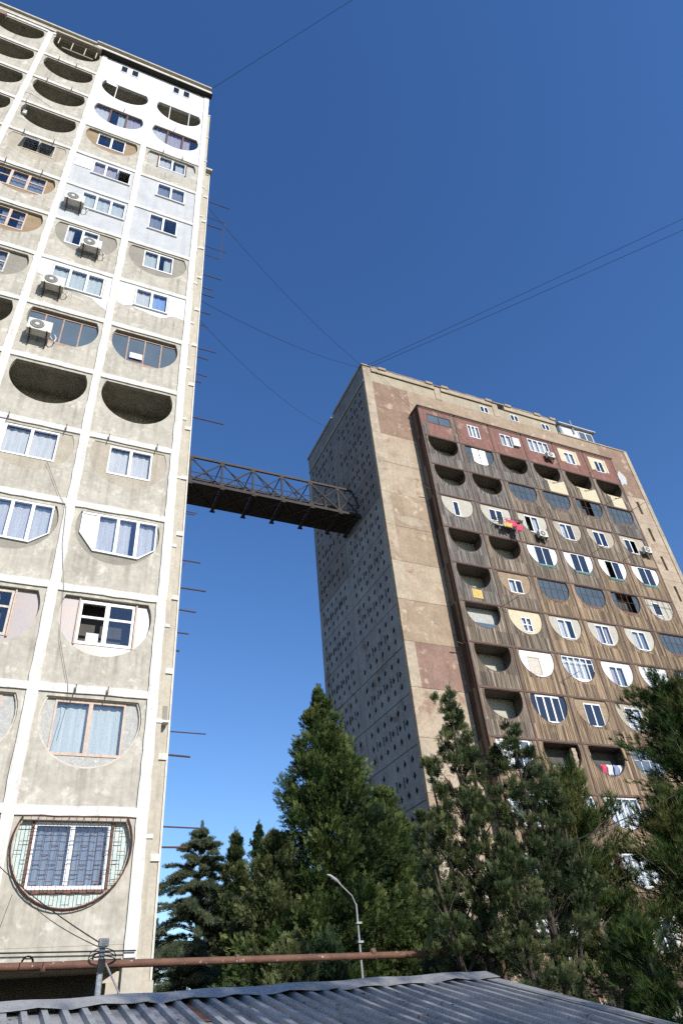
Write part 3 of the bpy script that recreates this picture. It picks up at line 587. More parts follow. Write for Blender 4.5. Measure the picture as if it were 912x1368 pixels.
aircon((-4.24, .04, z(8, .98)), 'white air conditioner in front of a window in a bricked-up round opening')
aircon((-5.33, .04, z(9, .98)), 'white air conditioner on grey rendered panel under a small bracket, dark underside')

# ================================================================== tower with timber screen
FX, FY, BY = 17.14, 14.65, 13.65
WB = 3.367
def DX(c): return 21.165 + WB * c
def TZ(j): return 35.36 - 3 * j
T2 = thing('apartment_tower', (31, 20, GZ), 'brown tower with timber-clad round loggias and a perforated concrete side wall', 'tower')
XE = 45.45
MB().box(FX + .75, XE - .35, FY + .28, 26.7, GZ, 41.25).build('core_wall', 'loggia_wall', T2)
# perforated side wall
def perf_panel(wd, n=6, block=0.0):
    b = MB(); ht = 3.0; off = wd * .152; st = (wd - off - wd * .125) / (n - 1); cs = [off + st * i for i in range(n)]; half = st / 2
    dia = lambda c, zz: [(c, zz - .26), (c + .19, zz), (c, zz + .26), (c - .19, zz)]
    def cell(y0, y1, z0, z1, hole_):
        o = rect(y0, y1, z0, z1)
        if hole_ is None or random.random() < block: b.prism(o, 0, .09)
        else: b.ring(o, hole_, 0, .09, (sum(p[0] for p in hole_) / 4, sum(p[1] for p in hole_) / 4))
    g_ = .03
    for z0, z1, zc, slots in ((g_, 1.06, .70, 0), (1.06, 1.95, 1.5, 1), (1.95, 2.92, 2.4, 0)):
        cell(g_, cs[0] - half, z0, z1, None); cell(cs[-1] + half, wd - g_, z0, z1, None)
        for i, c in enumerate(cs):
            if not slots: cell(c - half, c + half, z0, z1, dia(c, zc))
            else:
                cell(c - half, c + .21, z0, z1, dia(c, zc))
                s0 = c + half * .98
                cell(c + .21, c + half, z0, z1, rect(c + .245, c + .425, zc - .32, zc + .28) if i < n - 1 else None)
    cell(g_, wd - g_, 2.92, 3.0 - g_, None)
    # the panel is modelled in (y,z): turn it so that its outside faces -x
    b.v = [(y, x, zz) for x, y, zz in b.v]; b.f = [tuple(reversed(q)) for q in b.f]
    return b
YM, YE = 21.0, 26.9
mesh_p = {}
for nm, wd_ in (('a', YM - FY - .12), ('c', YE - YM - .05)):
    for mm in ('perforated', 'perforated_brown'):
        for q in range(3): mesh_p[nm, mm, q] = perf_panel(wd_, 6, (.0, .07, .16)[q]).mesh('perforated_panel', mm)
base2 = wloc(T2)
for j in range(-8, 8):
    z0 = 17.07 + 3 * j
    if z0 < -4.2: continue
    top = j >= 6
    for nm, y0 in (('a', FY + .1), ('c', YM + .03)):
        mm = 'perforated_brown' if j >= 4 or (nm == 'c' and j == 3) else 'perforated'
        inst(mesh_p[nm, mm, (2 if j >= 4 else random.choice((0, 0, 1)))], 'perforated_panel', T2, Vector((FX + random.uniform(0, .012), y0, max(z0, -3.93))) - base2)
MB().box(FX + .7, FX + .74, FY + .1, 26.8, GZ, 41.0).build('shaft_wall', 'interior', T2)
MB().box(FX + .02, FX + .2, YM - .05, YM + .04, GZ, 41.0).build('joint_strip', 'attic', T2)
for j in range(-7, 9):
    MB().box(FX + .03, FX + .6, FY + .3, 26.8, 17.07 + 3 * j - .05, 17.07 + 3 * j + .05).build('floor_slab', 'interior', T2)
MB().box(FX - .02, FX + .5, FY + .02, YE, 41.09, 43.0).build('side_attic', 'perforated_brown', T2)
MB().box(FX - .12, FX + .5, FY + .3, YM - .3, 43.0, 43.22).build('coping', 'attic', T2)
MB().box(FX - .12, FX + .5, YM + .1, YE + .1, 42.9, 43.1).build('coping', 'attic', T2)
MB().box(FX - .06, FX - .021, FY + .05, YE, 41.1, 41.35).build('side_cornice', 'attic', T2)
MB().box(FX + .03, XE, 26.705, 26.9, GZ, 41.2).build('rear_wall', 'perforated', T2)
MB().box(FX + .5, XE, FY + .4, 26.7, 41.26, 41.4).build('roof_slab', 'attic', T2)
# front corner column blocks and wall panels beside the screen
cols = ['wall_brown', 'wall_brown', 'wall_cream', 'wall_cream', 'wall_tan', 'wall_tan', 'wall_cream', 'wall_tan', 'wall_red', 'wall_cream', 'wall_cream', 'wall_tan', 'wall_cream', 'wall_cream', 'wall_tan']
for i in range(15):
    z1 = 41.36 - 3 * i; z0 = max(z1 - 3, GZ)
    MB().box(FX, 17.86, FY - .045, FY + .25, z0 + .012, z1 - .012).build('corner_block', ['corner_beige', 'wall_cream', 'corner_beige', 'wall_tan'][i % 4] if i > 3 else 'corner_beige', T2)
    MB().box(17.885, 21.12, FY + random.uniform(0, .015), FY + .25, z0 + .012, z1 - .012).build('wall_panel', cols[i], T2)
MB().box(FX + .02, 21.1, FY + .05, FY + .24, GZ, 41.3).build('joint_backing', 'black_gap_shade', T2)
p = [(18.1 + 2.6 * (.5 + .47 * math.cos(t * math.pi / 9) * (1 + .12 * math.sin(5 * t))), 27.0 + .42 * math.sin(t * math.pi / 9) * (1 + .15 * math.cos(3 * t))) for t in range(18)]
MB().prism(p, FY - .008, FY - .001).build('render_patch', 'corner_beige', T2)
MB().box(21.13, DX(6) + .3, FY, FY + .25, 38.6, 41.35).build('wall_panel', 'wall_tan', T2)
# right-hand strip with slot windows
for i in range(15):
    z1 = 41.36 - 3 * i; z0 = max(z1 - 3, GZ); zc = z1 - 7.2 % 3
    pm = 'wall_brown' if i in (0, 1) else 'wall_cream'
    zs0, zs1 = z0 + 1.05, min(z0 + 2.5, z1 - .1)
    if i >= 2 and z0 > GZ: MB().ring(rect(DX(6) + .31, XE - .45, z0 + .012, z1 - .012), rect(43.72, 44.02, zs0, zs1), FY, FY + .25, (43.87, (zs0 + zs1) / 2)).build('wall_panel', pm, T2)
    else: MB().box(DX(6) + .31, XE - .45, FY, FY + .25, z0 + .012, z1 - .012).build('wall_panel', pm, T2)
    MB().box(XE - .44, XE, FY - .05, FY + .4, z0 + .01, z1 - .01).build('corner_block', 'corner_beige', T2)
MB().box(XE - .02, XE + .2, FY + .3, 26.7, GZ, 41.0).build('side_wall', 'wall_tan', T2)
for q in range(9): MB().box(XE + .2, XE + .5, FY + .6, FY + 2.5, 38.2 - 3 * q, 38.3 - 3 * q).build('side_ledge', 'trim_dark', T2)
p = [(43.2 + .55 * math.cos(t * .7) * (1 + .5 * math.sin(2.3 * t)), 37.4 + .8 * math.sin(t * .7) * (1 + .35 * math.cos(3.1 * t))) for t in range(9)]
MB().prism(p, FY - .008, FY - .001).build('paint_patch', 'grey_render', T2)
# attic
MB().box(17.88, 37.2, FY + .03, FY + .3, 41.36, 42.45).build('attic_wall', 'attic', T2)
MB().box(FX, 17.87, FY - .03, FY + .3, 41.36, 43.0).build('corner_block', 'corner_beige', T2)
for a, e in ((17.9, 24.0), (24.7, 30.0), (31.4, 37.2)):
    MB().box(a, e, FY - .10, FY + .35, 42.5 + random.uniform(0, .05), 43.0).build('attic_beam', 'corner_beige', T2)
for a in (24.05, 30.1):
    MB().box(a, a + .6, FY - .02, FY + .32, 41.37, 42.95).build('attic_pier', 'corner_beige', T2)
for a in (18.6, 23.2, 24.75, 29.4, 31.5, 34.8, 36.6):
    MB().box(a, a + .7, FY - .2, FY + .5, 42.95, 43.22).build('roof_block', 'wall_tan', T2)
for a, e, zz in ((17.0, 23.3, 43.02), (23.4, 29.6, 43.0), (29.7, 37.3, 43.03)):
    b = MB(); x = a
    while x < e: b.box(x, min(x + .55, e), FY - .13, FY + .4, zz, zz + .05 + .07 * random.random()); x += .56
    b.build('broken_coping', 'wall_tan', T2)
for a in (28.64, 31.9, 35.4):
    wo = window(T2, a, a + .85, 41.40, 42.16, FY - .01, 2, fw=.06, glassm='glass_dark', depth=.038)
MB().box(37.2, XE, FY - .06, FY + .3, 41.36, 41.5).build('coping', 'wall_tan', T2)
# rooftop hut
hut = MB().box(38.0, 42.0, FY + .3, FY + 3.0, 41.42, 43.1).build('roof_hut', 'hut_white', T2)
MB().box(37.8, 42.3, FY + .0, FY + 3.2, 43.11, 43.25).build('hut_roof', 'flashing', hut)
window(T2, 40.2, 41.9, 41.75, 42.9, FY + .24, 2, glassm='glass_blue', depth=.05)
MB().tube([(39.6, FY + .2, 42.3), (39.55, FY + .15, 44.0)], .06, 8).build('flue', 'lamp_grey', hut)
MB().box(38.05, 38.25, FY + .25, FY + .29, 41.6, 43.0).build('drain_strip', 'lamp_grey', hut)

# --- timber screen
MB().box(21.13, DX(6) + .3, BY + 1.25, FY + .27, GZ, 38.5).build('loggia_back_wall', 'plaster_light', T2)
for j in range(-1, 13):
    MB().box(21.15, DX(6), BY + .13, BY + 1.245, TZ(j) - .1, TZ(j) + .1).build('floor_slab', 'loggia_shaded', T2)
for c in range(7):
    MB().box(DX(c) - .07, DX(c) + .07, BY + .13, BY + 1.24, -.6, 38.3).build('partition', 'loggia_shaded', T2)
    MB().box(DX(c) - .055, DX(c) + .055, BY - .03, BY + .02, -.6, 38.3).build('screen_post', 'trim_dark', T2)
for j in range(-1, 13):
    zz = TZ(j) if j >= 0 else 38.42
    for c in range(6):
        MB().box(DX(c) + .056, DX(c + 1) - .056, BY - .04, BY + .02, zz - .06, zz + .06).build('floor_rail', 'trim_dark', T2)
MB().box(21.05, DX(6) + .15, BY - .1, FY, 38.49, 38.58).build('screen_cap', 'trim_dark', T2)
# box side: dark boards floor by floor
for j in range(-1, 13):
    z1 = 38.48 if j == -1 else TZ(j)
    z0 = max(TZ(j + 1), -.65) if j < 12 else -.65
    if z1 - z0 < .3: continue
    for q in range(4):
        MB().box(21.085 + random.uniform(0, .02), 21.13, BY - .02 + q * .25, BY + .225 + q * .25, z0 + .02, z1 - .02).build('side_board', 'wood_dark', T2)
def bhole(c, j): return cut_circle(DX(c) + WB / 2, TZ(j) + 2.48, 1.38, TZ(j) + 2.91)
woodmap = {1: 'ggggmm', 2: 'ggmmmg', 3: 'ggmmmm', 4: 'gmmmww', 5: 'gmwwww', 6: 'mmwwww', 7: 'mwwwww', 8: 'mwwwww'}
wn = {'g': 'wood_grey', 'm': 'wood_mid', 'w': 'wood_warm'}
# vertical boards of each clad panel: the plate is cut into boards, each a little proud or sunk
def bpanel(c, j, material):
    x0, x1 = DX(c) + .056, DX(c + 1) - .056; z0, z1 = TZ(j) + .062, TZ(j) + 2.938
    MB().ring(rect(x0, x1, z0, z1), bhole(c, j), BY, BY + .10, (DX(c) + WB / 2, TZ(j) + 2.2)).build('clad_panel', material, T2)
    xc, zc, R = DX(c) + WB / 2, TZ(j) + 2.48, 1.40
    b = MB(); n = 24
    for i in range(n + 1):
        if random.random() < .25: continue
        x = x0 + .02 + (x1 - x0 - .04) * i / n; d = abs(x - xc); top = z1 - .01
        if d < R: top = zc - math.sqrt(R * R - d * d) - .02
        b.box(x - .011, x + .011, BY - .012 - .012 * random.random(), BY + .002, z0 + .01, top)
    tag(b.build('batten', material, T2), kind='stuff')
    # rim of the opening
    MB().ring(bhole(c, j), [(xc + (x - xc) * .975, zc + (q - zc) * .975 - .008) for x, q in bhole(c, j)], BY - .015, BY + .13, (xc, TZ(j) + 2.2)).build('opening_rim', 'trim_dark', T2)
def Broom(c, j, material='interior'):
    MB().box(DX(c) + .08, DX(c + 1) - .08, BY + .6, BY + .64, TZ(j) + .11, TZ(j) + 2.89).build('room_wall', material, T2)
def Bfill(c, j, a, e, za, zb, im, n=2, sill=None, room=True, **kw):
    x0, x1 = DX(c) + a, DX(c) + e; z0, z1 = TZ(j) + za, TZ(j) + zb; h = bhole(c, j); cx, cz = (x0 + x1) / 2, (z0 + z1) / 2
    MB().ring(h, [(cx + (p - cx) * .998, cz + (q - cz) * .998) for p, q in clip(h, x0, x1, z0, z1)], BY + .04, BY + .085, (cx, cz)).build('infill_panel', im, T2)
    if room: Broom(c, j)
    wo = window(T2, x0, x1, z0, z1, BY + .01, n, outline=h, **kw)
    if sill: MB().box(x0 - .05, x1 + .05, BY - .03, BY + .035, z0 - .16, z0 + .0).build('sill', sill, wo)
    return wo
def Bsteel(c, j, n=5, gm='glass_dirty', skip=(), frame='dark_steel', lower=True):
    h = bhole(c, j); x0 = min(p[0] for p in h); x1 = max(p[0] for p in h)
    Broom(c, j); wo = window(T2, x0, x1, TZ(j) + 1.1, TZ(j) + 2.91, BY + .05, n, frame=frame, fw=.028, outline=h, glassm=gm, skip=skip, depth=.04, transom=.62)
    if lower: MB().prism(clip(h, x0, x1, TZ(j) + 1.0, TZ(j) + 1.36), BY + .03, BY + .049).build('lower_sheet', 'brown_frame', wo)
    return wo
for j in range(1, 13):
    for c in range(6): bpanel(c, j, wn[woodmap.get(j, 'wwwwww')[c]])
dk = dict(glassm='glass_dark'); cw = dict(cur='curtain_white')
# row 1
Bsteel(1, 1, 4, ['glass_dirty', 'pvc', 'pvc', 'glass_dirty'], lower=False)
for c in (3, 4, 5):
    x = DX(c)
    for q in range(5): MB().box(x + 1.1 + q * .38, x + 1.1 + q * .38 + .36, BY + .16, BY + .19, TZ(1) + .12, TZ(1) + 1.55).build('parapet_board', 'cream_board', T2)
    for q in range(8):
        if c < 5 or q < 6: MB().box(x + 1.3 + q * .23, x + 1.3 + q * .23 + .22, BY - .03, BY - .013, TZ(1) + .07, TZ(1) + 1.0 + .1 * abs(q - 2)).build('pale_board', 'cream_board', T2)
# row 2
for c in (2, 3, 5): Bsteel(c, 2)
Bsteel(4, 2, 5, skip=(1, 2))
# row 3
Bfill(0, 3, 1.25, 1.75, 1.2, 2.55, 'plaster_light', 1, **dk)
Bfill(1, 3, 1.05, 2.25, 1.5, 2.6, 'plaster_light', 2, **dk)
Bfill(2, 3, .95, 2.2, 1.22, 2.75, 'plaster_light', 2, skip=(0,), **cw)
Bfill(3, 3, .95, 2.2, 1.25, 2.75, 'infill_beige', 2, cur=['curtain_white', None], glassm=['glass', 'glass_dark'])
Bfill(4, 3, .9, 2.15, 1.3, 2.7, 'infill_beige', 2, cur=[None, 'curtain_white'], glassm=['glass_dark', 'glass'])
Bfill(5, 3, .75, 2.0, 1.25, 2.6, 'infill_beige', 2, skip=(1,), **dk)
MB().box(DX(5) + 2.0, DX(6) - .1, BY - .035, BY - .026, TZ(3) + .1, TZ(3) + .85).build('brick_patch', 'brick_dull', T2)
# row 4
for c, sk in ((2, ()), (3, ()), (4, (0,)), (5, ())): Bfill(c, 4, 1.0, 2.42, 1.25, 2.88, 'pvc', 2, sill='teal_sill', fw=.045, glassm='glass_dark', skip=sk)
# row 5
Bfill(1, 5, 1.1, 2.2, 1.3, 2.38, 'brick_dull', 2, cur=['curtain_white', None], glassm=['glass', 'glass_dark'])
Bsteel(2, 5); Bsteel(3, 5); Bsteel(4, 5, 5, skip=(1, 2, 3))
Bfill(5, 5, .95, 1.75, 1.5, 2.6, 'plaster_light', 1, **dk)
b = MB()
for q in range(5): x = DX(5) + .55 + q * .55; b.bar((x, BY - .02, TZ(5) + 1.15 + abs(q - 2) * .2), (x, BY - .02, TZ(5) + 2.9), .02)
b.bar((DX(5) + .4, BY - .02, TZ(5) + 2.3), (DX(5) + 3.0, BY - .02, TZ(5) + 2.3), .02).build('window_bars', 'dark_steel', T2)
for q in range(4): MB().box(DX(0) + 1.15 + q * .2, DX(0) + 1.34 + q * .2, BY - .036, BY - .024, TZ(5) + .3, TZ(5) + .98).build('yellow_board', 'yellow_cloth', T2)
# row 6
Bfill(1, 6, 1.28, 2.1, 1.32, 2.4, 'cream_board', 2, transom=.5, cur='curtain_white')
Bfill(2, 6, 1.05, 2.3, 1.28, 2.72, 'plaster_light', 2, **cw)
Bfill(3, 6, 1.0, 2.25, 1.25, 2.75, 'plaster_light', 2, cur='curtain_lilac')
Bfill(4, 6, 1.0, 2.25, 1.25, 2.72, 'plaster_light', 2, cur=['curtain_white', 'curtain_grey'])
Bsteel(5, 6)
h = bhole(0, 6); Broom(0, 6, 'grey_board')
MB().box(DX(0) + .3, DX(0) + 3.0, BY + .15, BY + .17, TZ(6) + 1.15, TZ(6) + 1.55).build('glass_screen', 'glass_blue', T2)
# row 7
wo = Bfill(1, 7, .95, 1.9, 1.3, 2.5, 'pvc', 1, glassm='old_white', frame='old_white', room=True)
Bfill(2, 7, .42, 2.95, 1.3, 2.88, 'pvc', 5, cur=['curtain_white', 'curtain_white', 'curtain_white', 'curtain_white', None], glassm=['glass'] * 4 + ['glass_dark'], transom=.75, fw=.05)
Bfill(3, 7, .98, 2.2, 1.15, 2.6, 'white_plaster', 2, cur=['curtain_lilac', 'curtain_grey'])
Bfill(4, 7, .98, 2.2, 1.15, 2.6, 'white_plaster', 2, cur=['curtain_grey', 'curtain_white'])
Bsteel(5, 7, 4, 'glass_dark', frame='pvc', lower=False)
# row 8
Bfill(1, 8, .72, 2.55, 1.15, 2.86, 'glass_dark', 3, fw=.075, glassm='glass_dark')
Bfill(2, 8, 1.05, 2.4, 1.15, 2.66, 'brick_dull', 2, **dk)
Bfill(3, 8, 1.05, 2.4, 1.15, 2.66, 'infill_beige', 2, **cw)
Bfill(4, 8, 1.05, 2.4, 1.15, 2.66, 'plaster_light', 2, **cw)
Bsteel(5, 8)
# lower rows, mostly behind the trees
Bfill(0, 9, .7, 2.7, 1.15, 2.88, 'white_plaster', 3, glassm=['pvc', 'glass_blue', 'glass_blue'])
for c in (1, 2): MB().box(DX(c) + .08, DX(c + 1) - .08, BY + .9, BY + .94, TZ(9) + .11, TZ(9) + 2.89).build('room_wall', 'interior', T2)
for q in range(7):
    for c, s in ((1, 2.6), (2, .28)): MB().box(DX(c) + s + .03 * (q % 2), DX(c) + s + .3 + .03 * (q % 2), BY + .2, BY + .4, TZ(9) + 1.35 + q * .2, TZ(9) + 1.54 + q * .2).build('brick', 'wall_cream', T2)
for j in (9, 10, 11, 12):
    for c in range(6):
        if j == 9 and c < 3: continue
        k_ = (c * 5 + j * 3) % 5
        if k_ in (0, 3): Bfill(c, j, .5, 2.9, 1.2, 2.88, 'white_plaster', 4, cur='curtain_white')
        elif k_ == 1: Bfill(c, j, 1.0, 2.4, 1.2, 2.7, 'white_plaster', 2, **dk)
        elif k_ == 2: Bsteel(c, j, 4, 'glass_blue', frame='pvc', lower=False)
# row 0: red sheet metal storey
redw = [(.66, 2.86, 1.5, 2.5, 2, 'glass_blue', 'dark_steel'), (1.15, 2.25, 1.1, 2.48, 3, 'glass', 'pvc'), (1.02, 2.1, 1.12, 2.45, 2, 'glass', 'pvc'), (.6, 2.75, 1.4, 2.82, 4, 'glass', 'pvc'), (1.0, 2.05, 1.05, 2.35, 2, 'glass', 'pvc'), (1.0, 1.95, 1.0, 2.3, 2, 'glass_dark', 'pvc')]
for c, (a, e, za, zb, n, gm, fr) in enumerate(redw):
    x0, x1 = DX(c) + .056, DX(c + 1) - .056; z0, z1 = TZ(0) + .062, TZ(0) + 3.0
    rc = (DX(c) + a, DX(c) + e, TZ(0) + za, TZ(0) + zb); xm = (rc[0] + rc[1]) / 2; zm = (rc[2] + rc[3]) / 2
    MB().ring(rect(x0, x1, z0, z1), rect(*rc), BY, BY + .06, (xm, zm)).build('sheet_panel', 'red_sheet', T2)
    Broom(c, 0); window(T2, *rc, BY - .02, n, frame=fr, glassm=gm, cur='curtain_white' if gm == 'glass' else None, transom=None)
    b = MB()
    for q in range(5):
        x = x0 + (x1 - x0) * (q + .5 + random.uniform(-.2, .2)) / 5
        if not rc[0] - .1 < x < rc[1] + .1: MB().box(x - .015, x + .015, BY - .012, BY + .001, z0, z1 - .05).build('sheet_seam', 'red_sheet', T2)
    if c >= 4: MB().ring(rect(rc[0] - .55, rc[1] + .5, rc[2] + .1, rc[3] + .35), rect(rc[0] - .005, rc[1] + .005, rc[2] - .0 + .1, rc[3] + .005), BY - .012, BY - .002, (xm, zm + .05)).build('cream_surround', 'cream_board', T2)
MB().box(DX(0) + .06, DX(0) + .62, BY - .012, BY - .002, TZ(0) + .1, TZ(0) + 1.3).build('grey_sheet', 'wood_grey', T2)
MB().box(DX(0) + 2.7, DX(0) + 3.28, BY - .014, BY - .002, TZ(0) + .1, TZ(0) + .6).build('grey_sheet', 'wood_grey', T2)
MB().box(DX(0) + 3.0, DX(0) + 3.3, BY - .016, BY - .002, TZ(0) + .62, TZ(0) + 2.9).build('grey_sheet', 'wood_mid', T2)
MB().box(DX(2) + 2.15, DX(2) + 2.8, BY - .2, BY - .02, TZ(0) + 1.3, TZ(0) + 2.2).build('white_box', 'pvc', T2)
# thin rods angled off the screen
for c, j, zz in ((5, 0, .3), (6, 1, 0), (5, 2, 2.6), (5, 3, .2), (4, 3, .1), (1, 6, 2.8), (2, 7, .9)):
    MB().bar((DX(c) - .3, BY - .02, TZ(j) + zz), (DX(c) + .5, BY - 1.1, TZ(j) + zz + .35), .03).build('drying_rod', 'black_rod', T2)
for q in (29.9, 17.3): MB().bar((21.08, BY + .4, q), (20.5, BY + .3, q + .05), .06).build('rod_stub', 'black_rod', T2)
# ground floor: deep shaded hall with piers
MB().box(21.13, DX(6) + .3, BY + .0, BY + 1.24, -.95, -.66).build('foot_beam', 'trim_dark', T2)
for c in range(7): MB().box(DX(c) - .2, DX(c) + .2, BY + .1, BY + .5, GZ, -.95).build('pier', 'wall_tan', T2)

aircon((DX(2) + 1.9, BY - .02, TZ(3) + .55), 'white air conditioner under an open window in the timber screen', .75)
aircon((DX(3) + 2.3, BY - .02, TZ(0) + .72), 'white air conditioner under a four-pane window on red sheet cladding', .75)
aircon((DX(5) + 2.55, BY - .02, TZ(3) + 1.25), 'weathered air conditioner above a brick patch at the screen edge', .7)
# laundry
def cloth(name, pts, material, label, cat='laundry', group=None, parent=None):
    b = MB(); n = 7
    (xa, za), (xb, zb), hgt, y = pts
    v = []
    for i in range(n + 1):
        for k in range(6):
            t = i / n; s = k / 5
            v.append((xa + (xb - xa) * t + .05 * math.sin(7 * s + i), y - .06 * math.sin(i * 1.9 + s * 3) - .1 * s * (1 - s), za + (zb - za) * t - hgt * s * (1 - .25 * abs(math.sin(i * 2.2)))))
    b.add(v, [(i * 6 + k, i * 6 + 6 + k, i * 6 + 7 + k, i * 6 + k + 1) for i in range(n) for k in range(5)])
    o = b.build(name, material, parent, smooth=True)
    if label: tag(o, label, cat, group)
    md = o.modifiers.new('solid', 'SOLIDIFY'); md.thickness = .01
    return o
xl = DX(1)
lr = thing('laundry_rack', (xl + 2.1, BY - .3, TZ(3) + 1.0), 'dark metal drying rack on the timber screen below a pale infill', 'rack')
for q in range(4): MB().bar((xl + 1.2, BY - .15 - .17 * q, TZ(3) + 1.35), (xl + 3.3, BY - .15 - .17 * q, TZ(3) + 1.42), .018).build('line', 'black_rod', lr)
for q in (1.2, 3.3): MB().bar((xl + q, BY, TZ(3) + 1.38), (xl + q, BY - .75, TZ(3) + 1.38), .03).build('arm', 'black_rod', lr)
cloth('hanging_cloth', ((xl + 1.85, TZ(3) + 1.42), (xl + 3.1, TZ(3) + 1.42), .75, BY - .5), 'pink_cloth', 'bright pink wide cloth hanging on the drying rack')
cloth('hanging_cloth', ((xl + 2.55, TZ(3) + 1.0), (xl + 3.1, TZ(3) + .95), .75, BY - .68), 'pink_cloth', 'narrow pink cloth hanging lowest on the drying rack')
cloth('hanging_cloth', ((xl + 1.3, TZ(3) + 1.38), (xl + 1.75, TZ(3) + 1.38), .5, BY - .34), 'dark_cloth', 'small black garment on the drying rack beside pink cloth')
cloth('hanging_cloth', ((xl + 1.6, TZ(3) + 1.1), (xl + 2.3, TZ(3) + 1.05), .55, BY - .55), 'yellow_cloth', 'yellow garment hanging on the drying rack below pink cloth')
cloth('hanging_cloth', ((xl + 2.9, TZ(3) + 1.45), (xl + 3.3, TZ(3) + 1.45), .4, BY - .7), 'dark_cloth', 'small black garment at the outer end of the drying rack')
for i, (c, x, mm, lab) in enumerate(((1, .9, 'white_cloth', 'white garment drying in a dark round loggia with brick edge'), (1, 1.35, 'blue_cloth', 'blue garment drying in a dark round loggia with brick edge'), (1, 1.8, 'dark_cloth', 'dark garment drying in a dark round loggia with brick edge'), (2, .75, 'dark_cloth', 'dark garment hanging in the loggia with white washing'), (2, 1.2, 'pink_cloth', 'red garment hanging in the loggia with white washing'), (2, 1.65, 'white_cloth', 'white sheet hanging in the loggia beside a red garment'), (2, 2.15, 'blue_cloth', 'blue sheet hanging in the loggia between white washing'), (2, 2.55, 'white_cloth', 'white towel hanging last on the line in the loggia'))):
    cloth('hanging_cloth', ((DX(c) + x, TZ(9) + 1.9 - (c == 1) * .25), (DX(c) + x + .38, TZ(9) + 1.9 - (c == 1) * .25), .8, BY + .3), mm, lab)

# ================================================================== footbridge
BR = thing('footbridge', (9, 19.2, 29.45), 'dark steel truss footbridge high up between the two towers', 'bridge')
Y0, Y1, Z0, Z1 = 18.09, 20.37, 29.45, 31.93
nodes = [1.9, 4.15, 6.40, 8.69, 10.9, 13.16, 15.40, 16.9]
for y in (Y0, Y1):
    MB().box(1.3, 17.2, y - .07, y + .07, Z0 - .02, Z0 + .18).build('bottom_chord', 'truss_steel', BR)
    MB().box(1.3, 16.6, y - .07, y + .07, Z1 - .16, Z1).build('top_chord', 'dark_steel', BR)
    for i, x in enumerate(nodes[:-1]):
        MB().box(x - .06, x + .06, y - .05, y + .05, Z0 + .185, Z1 - .165).build('post', 'truss_steel', BR)
        MB().box(x - .16, x + .16, y - .075, y - .055, Z1 - .42, Z1 - .1).build('gusset', 'truss_steel', BR)
        MB().box(x - .16, x + .16, y - .075, y - .055, Z0 + .1, Z0 + .4).build('gusset', 'truss_steel', BR)
        xn = nodes[i + 1]
        if i < 3: a, e = (x, Z0 + .2), (xn, Z1 - .2)
        else: a, e = (x, Z1 - .2), (xn, Z0 + .2)
        MB().bar((a[0], y - .02, a[1]), (e[0], y - .02, e[1]), .10, .07).build('diagonal', 'truss_steel', BR)
        a2, e2 = ((x, Z1 - .2), (xn, Z0 + .2)) if i < 3 else ((x, Z0 + .2), (xn, Z1 - .2))
        MB().bar((a2[0], y + .03, a2[1]), (e2[0], y + .03, e2[1]), .06).build('tie_rod', 'truss_steel', BR)
    MB().bar((16.6, y, Z1 - .08), (17.1, y, Z0 + .9), .1).build('end_post', 'truss_steel', BR)
    iy = y + (.12 if y == Y0 else -.12)
    for zz in (Z0 + .62, Z0 + 1.12): MB().bar((1.3, iy, zz), (17.1, iy, zz), .04).build('handrail', 'truss_steel', BR)
    x = 1.5
    b = MB()
    while x < 17: b.bar((x, iy, Z0 + .15), (x, iy, Z0 + 1.1), .018); x += .28
    b.build('baluster', 'truss_steel', BR)
for i, x in enumerate(nodes):
    MB().box(x - .1, x + .1, Y0 - .22, Y1 + .22, Z0 - .20, Z0 - .025).build('cross_beam', 'deck_steel', BR)
    for y in (Y0 - .15, Y1 + .15): MB().box(x - .18, x + .18, y - .08, y + .08, Z0 - .26, Z0 - .205).build('shoe', 'truss_steel', BR)
    if i < len(nodes) - 1:
        xn = nodes[i + 1]
        MB().bar((x, Y0, Z0 - .1), (xn, Y1, Z0 - .1), .07).build('wind_brace', 'dark_steel', BR)
        MB().bar((x, Y1, Z0 - .13), (xn, Y0, Z0 - .13), .07).build('wind_brace', 'dark_steel', BR)
        MB().box(x + .11, xn - .11, Y0 + .08, Y1 - .08, Z0 - .03, Z0 + .03).build('deck_plate', 'deck_steel', BR)
        if i < len(nodes) - 2:
            MB().bar((x, Y0, Z1 - .05), (x, Y1, Z1 - .05), .06).build('top_strut', 'truss_steel', BR)
            xm_ = (x + xn) / 2
            for y in (Y0, Y1): MB().bar((xm_, y + .01, Z0 + .18), (xm_, y + .01, Z0 + 1.3), .05).build('sub_post', 'truss_steel', BR)
            MB().bar((x, Y0, Z1 - .07), (xn, Y1, Z1 - .07), .045).build('top_brace', 'truss_steel', BR)

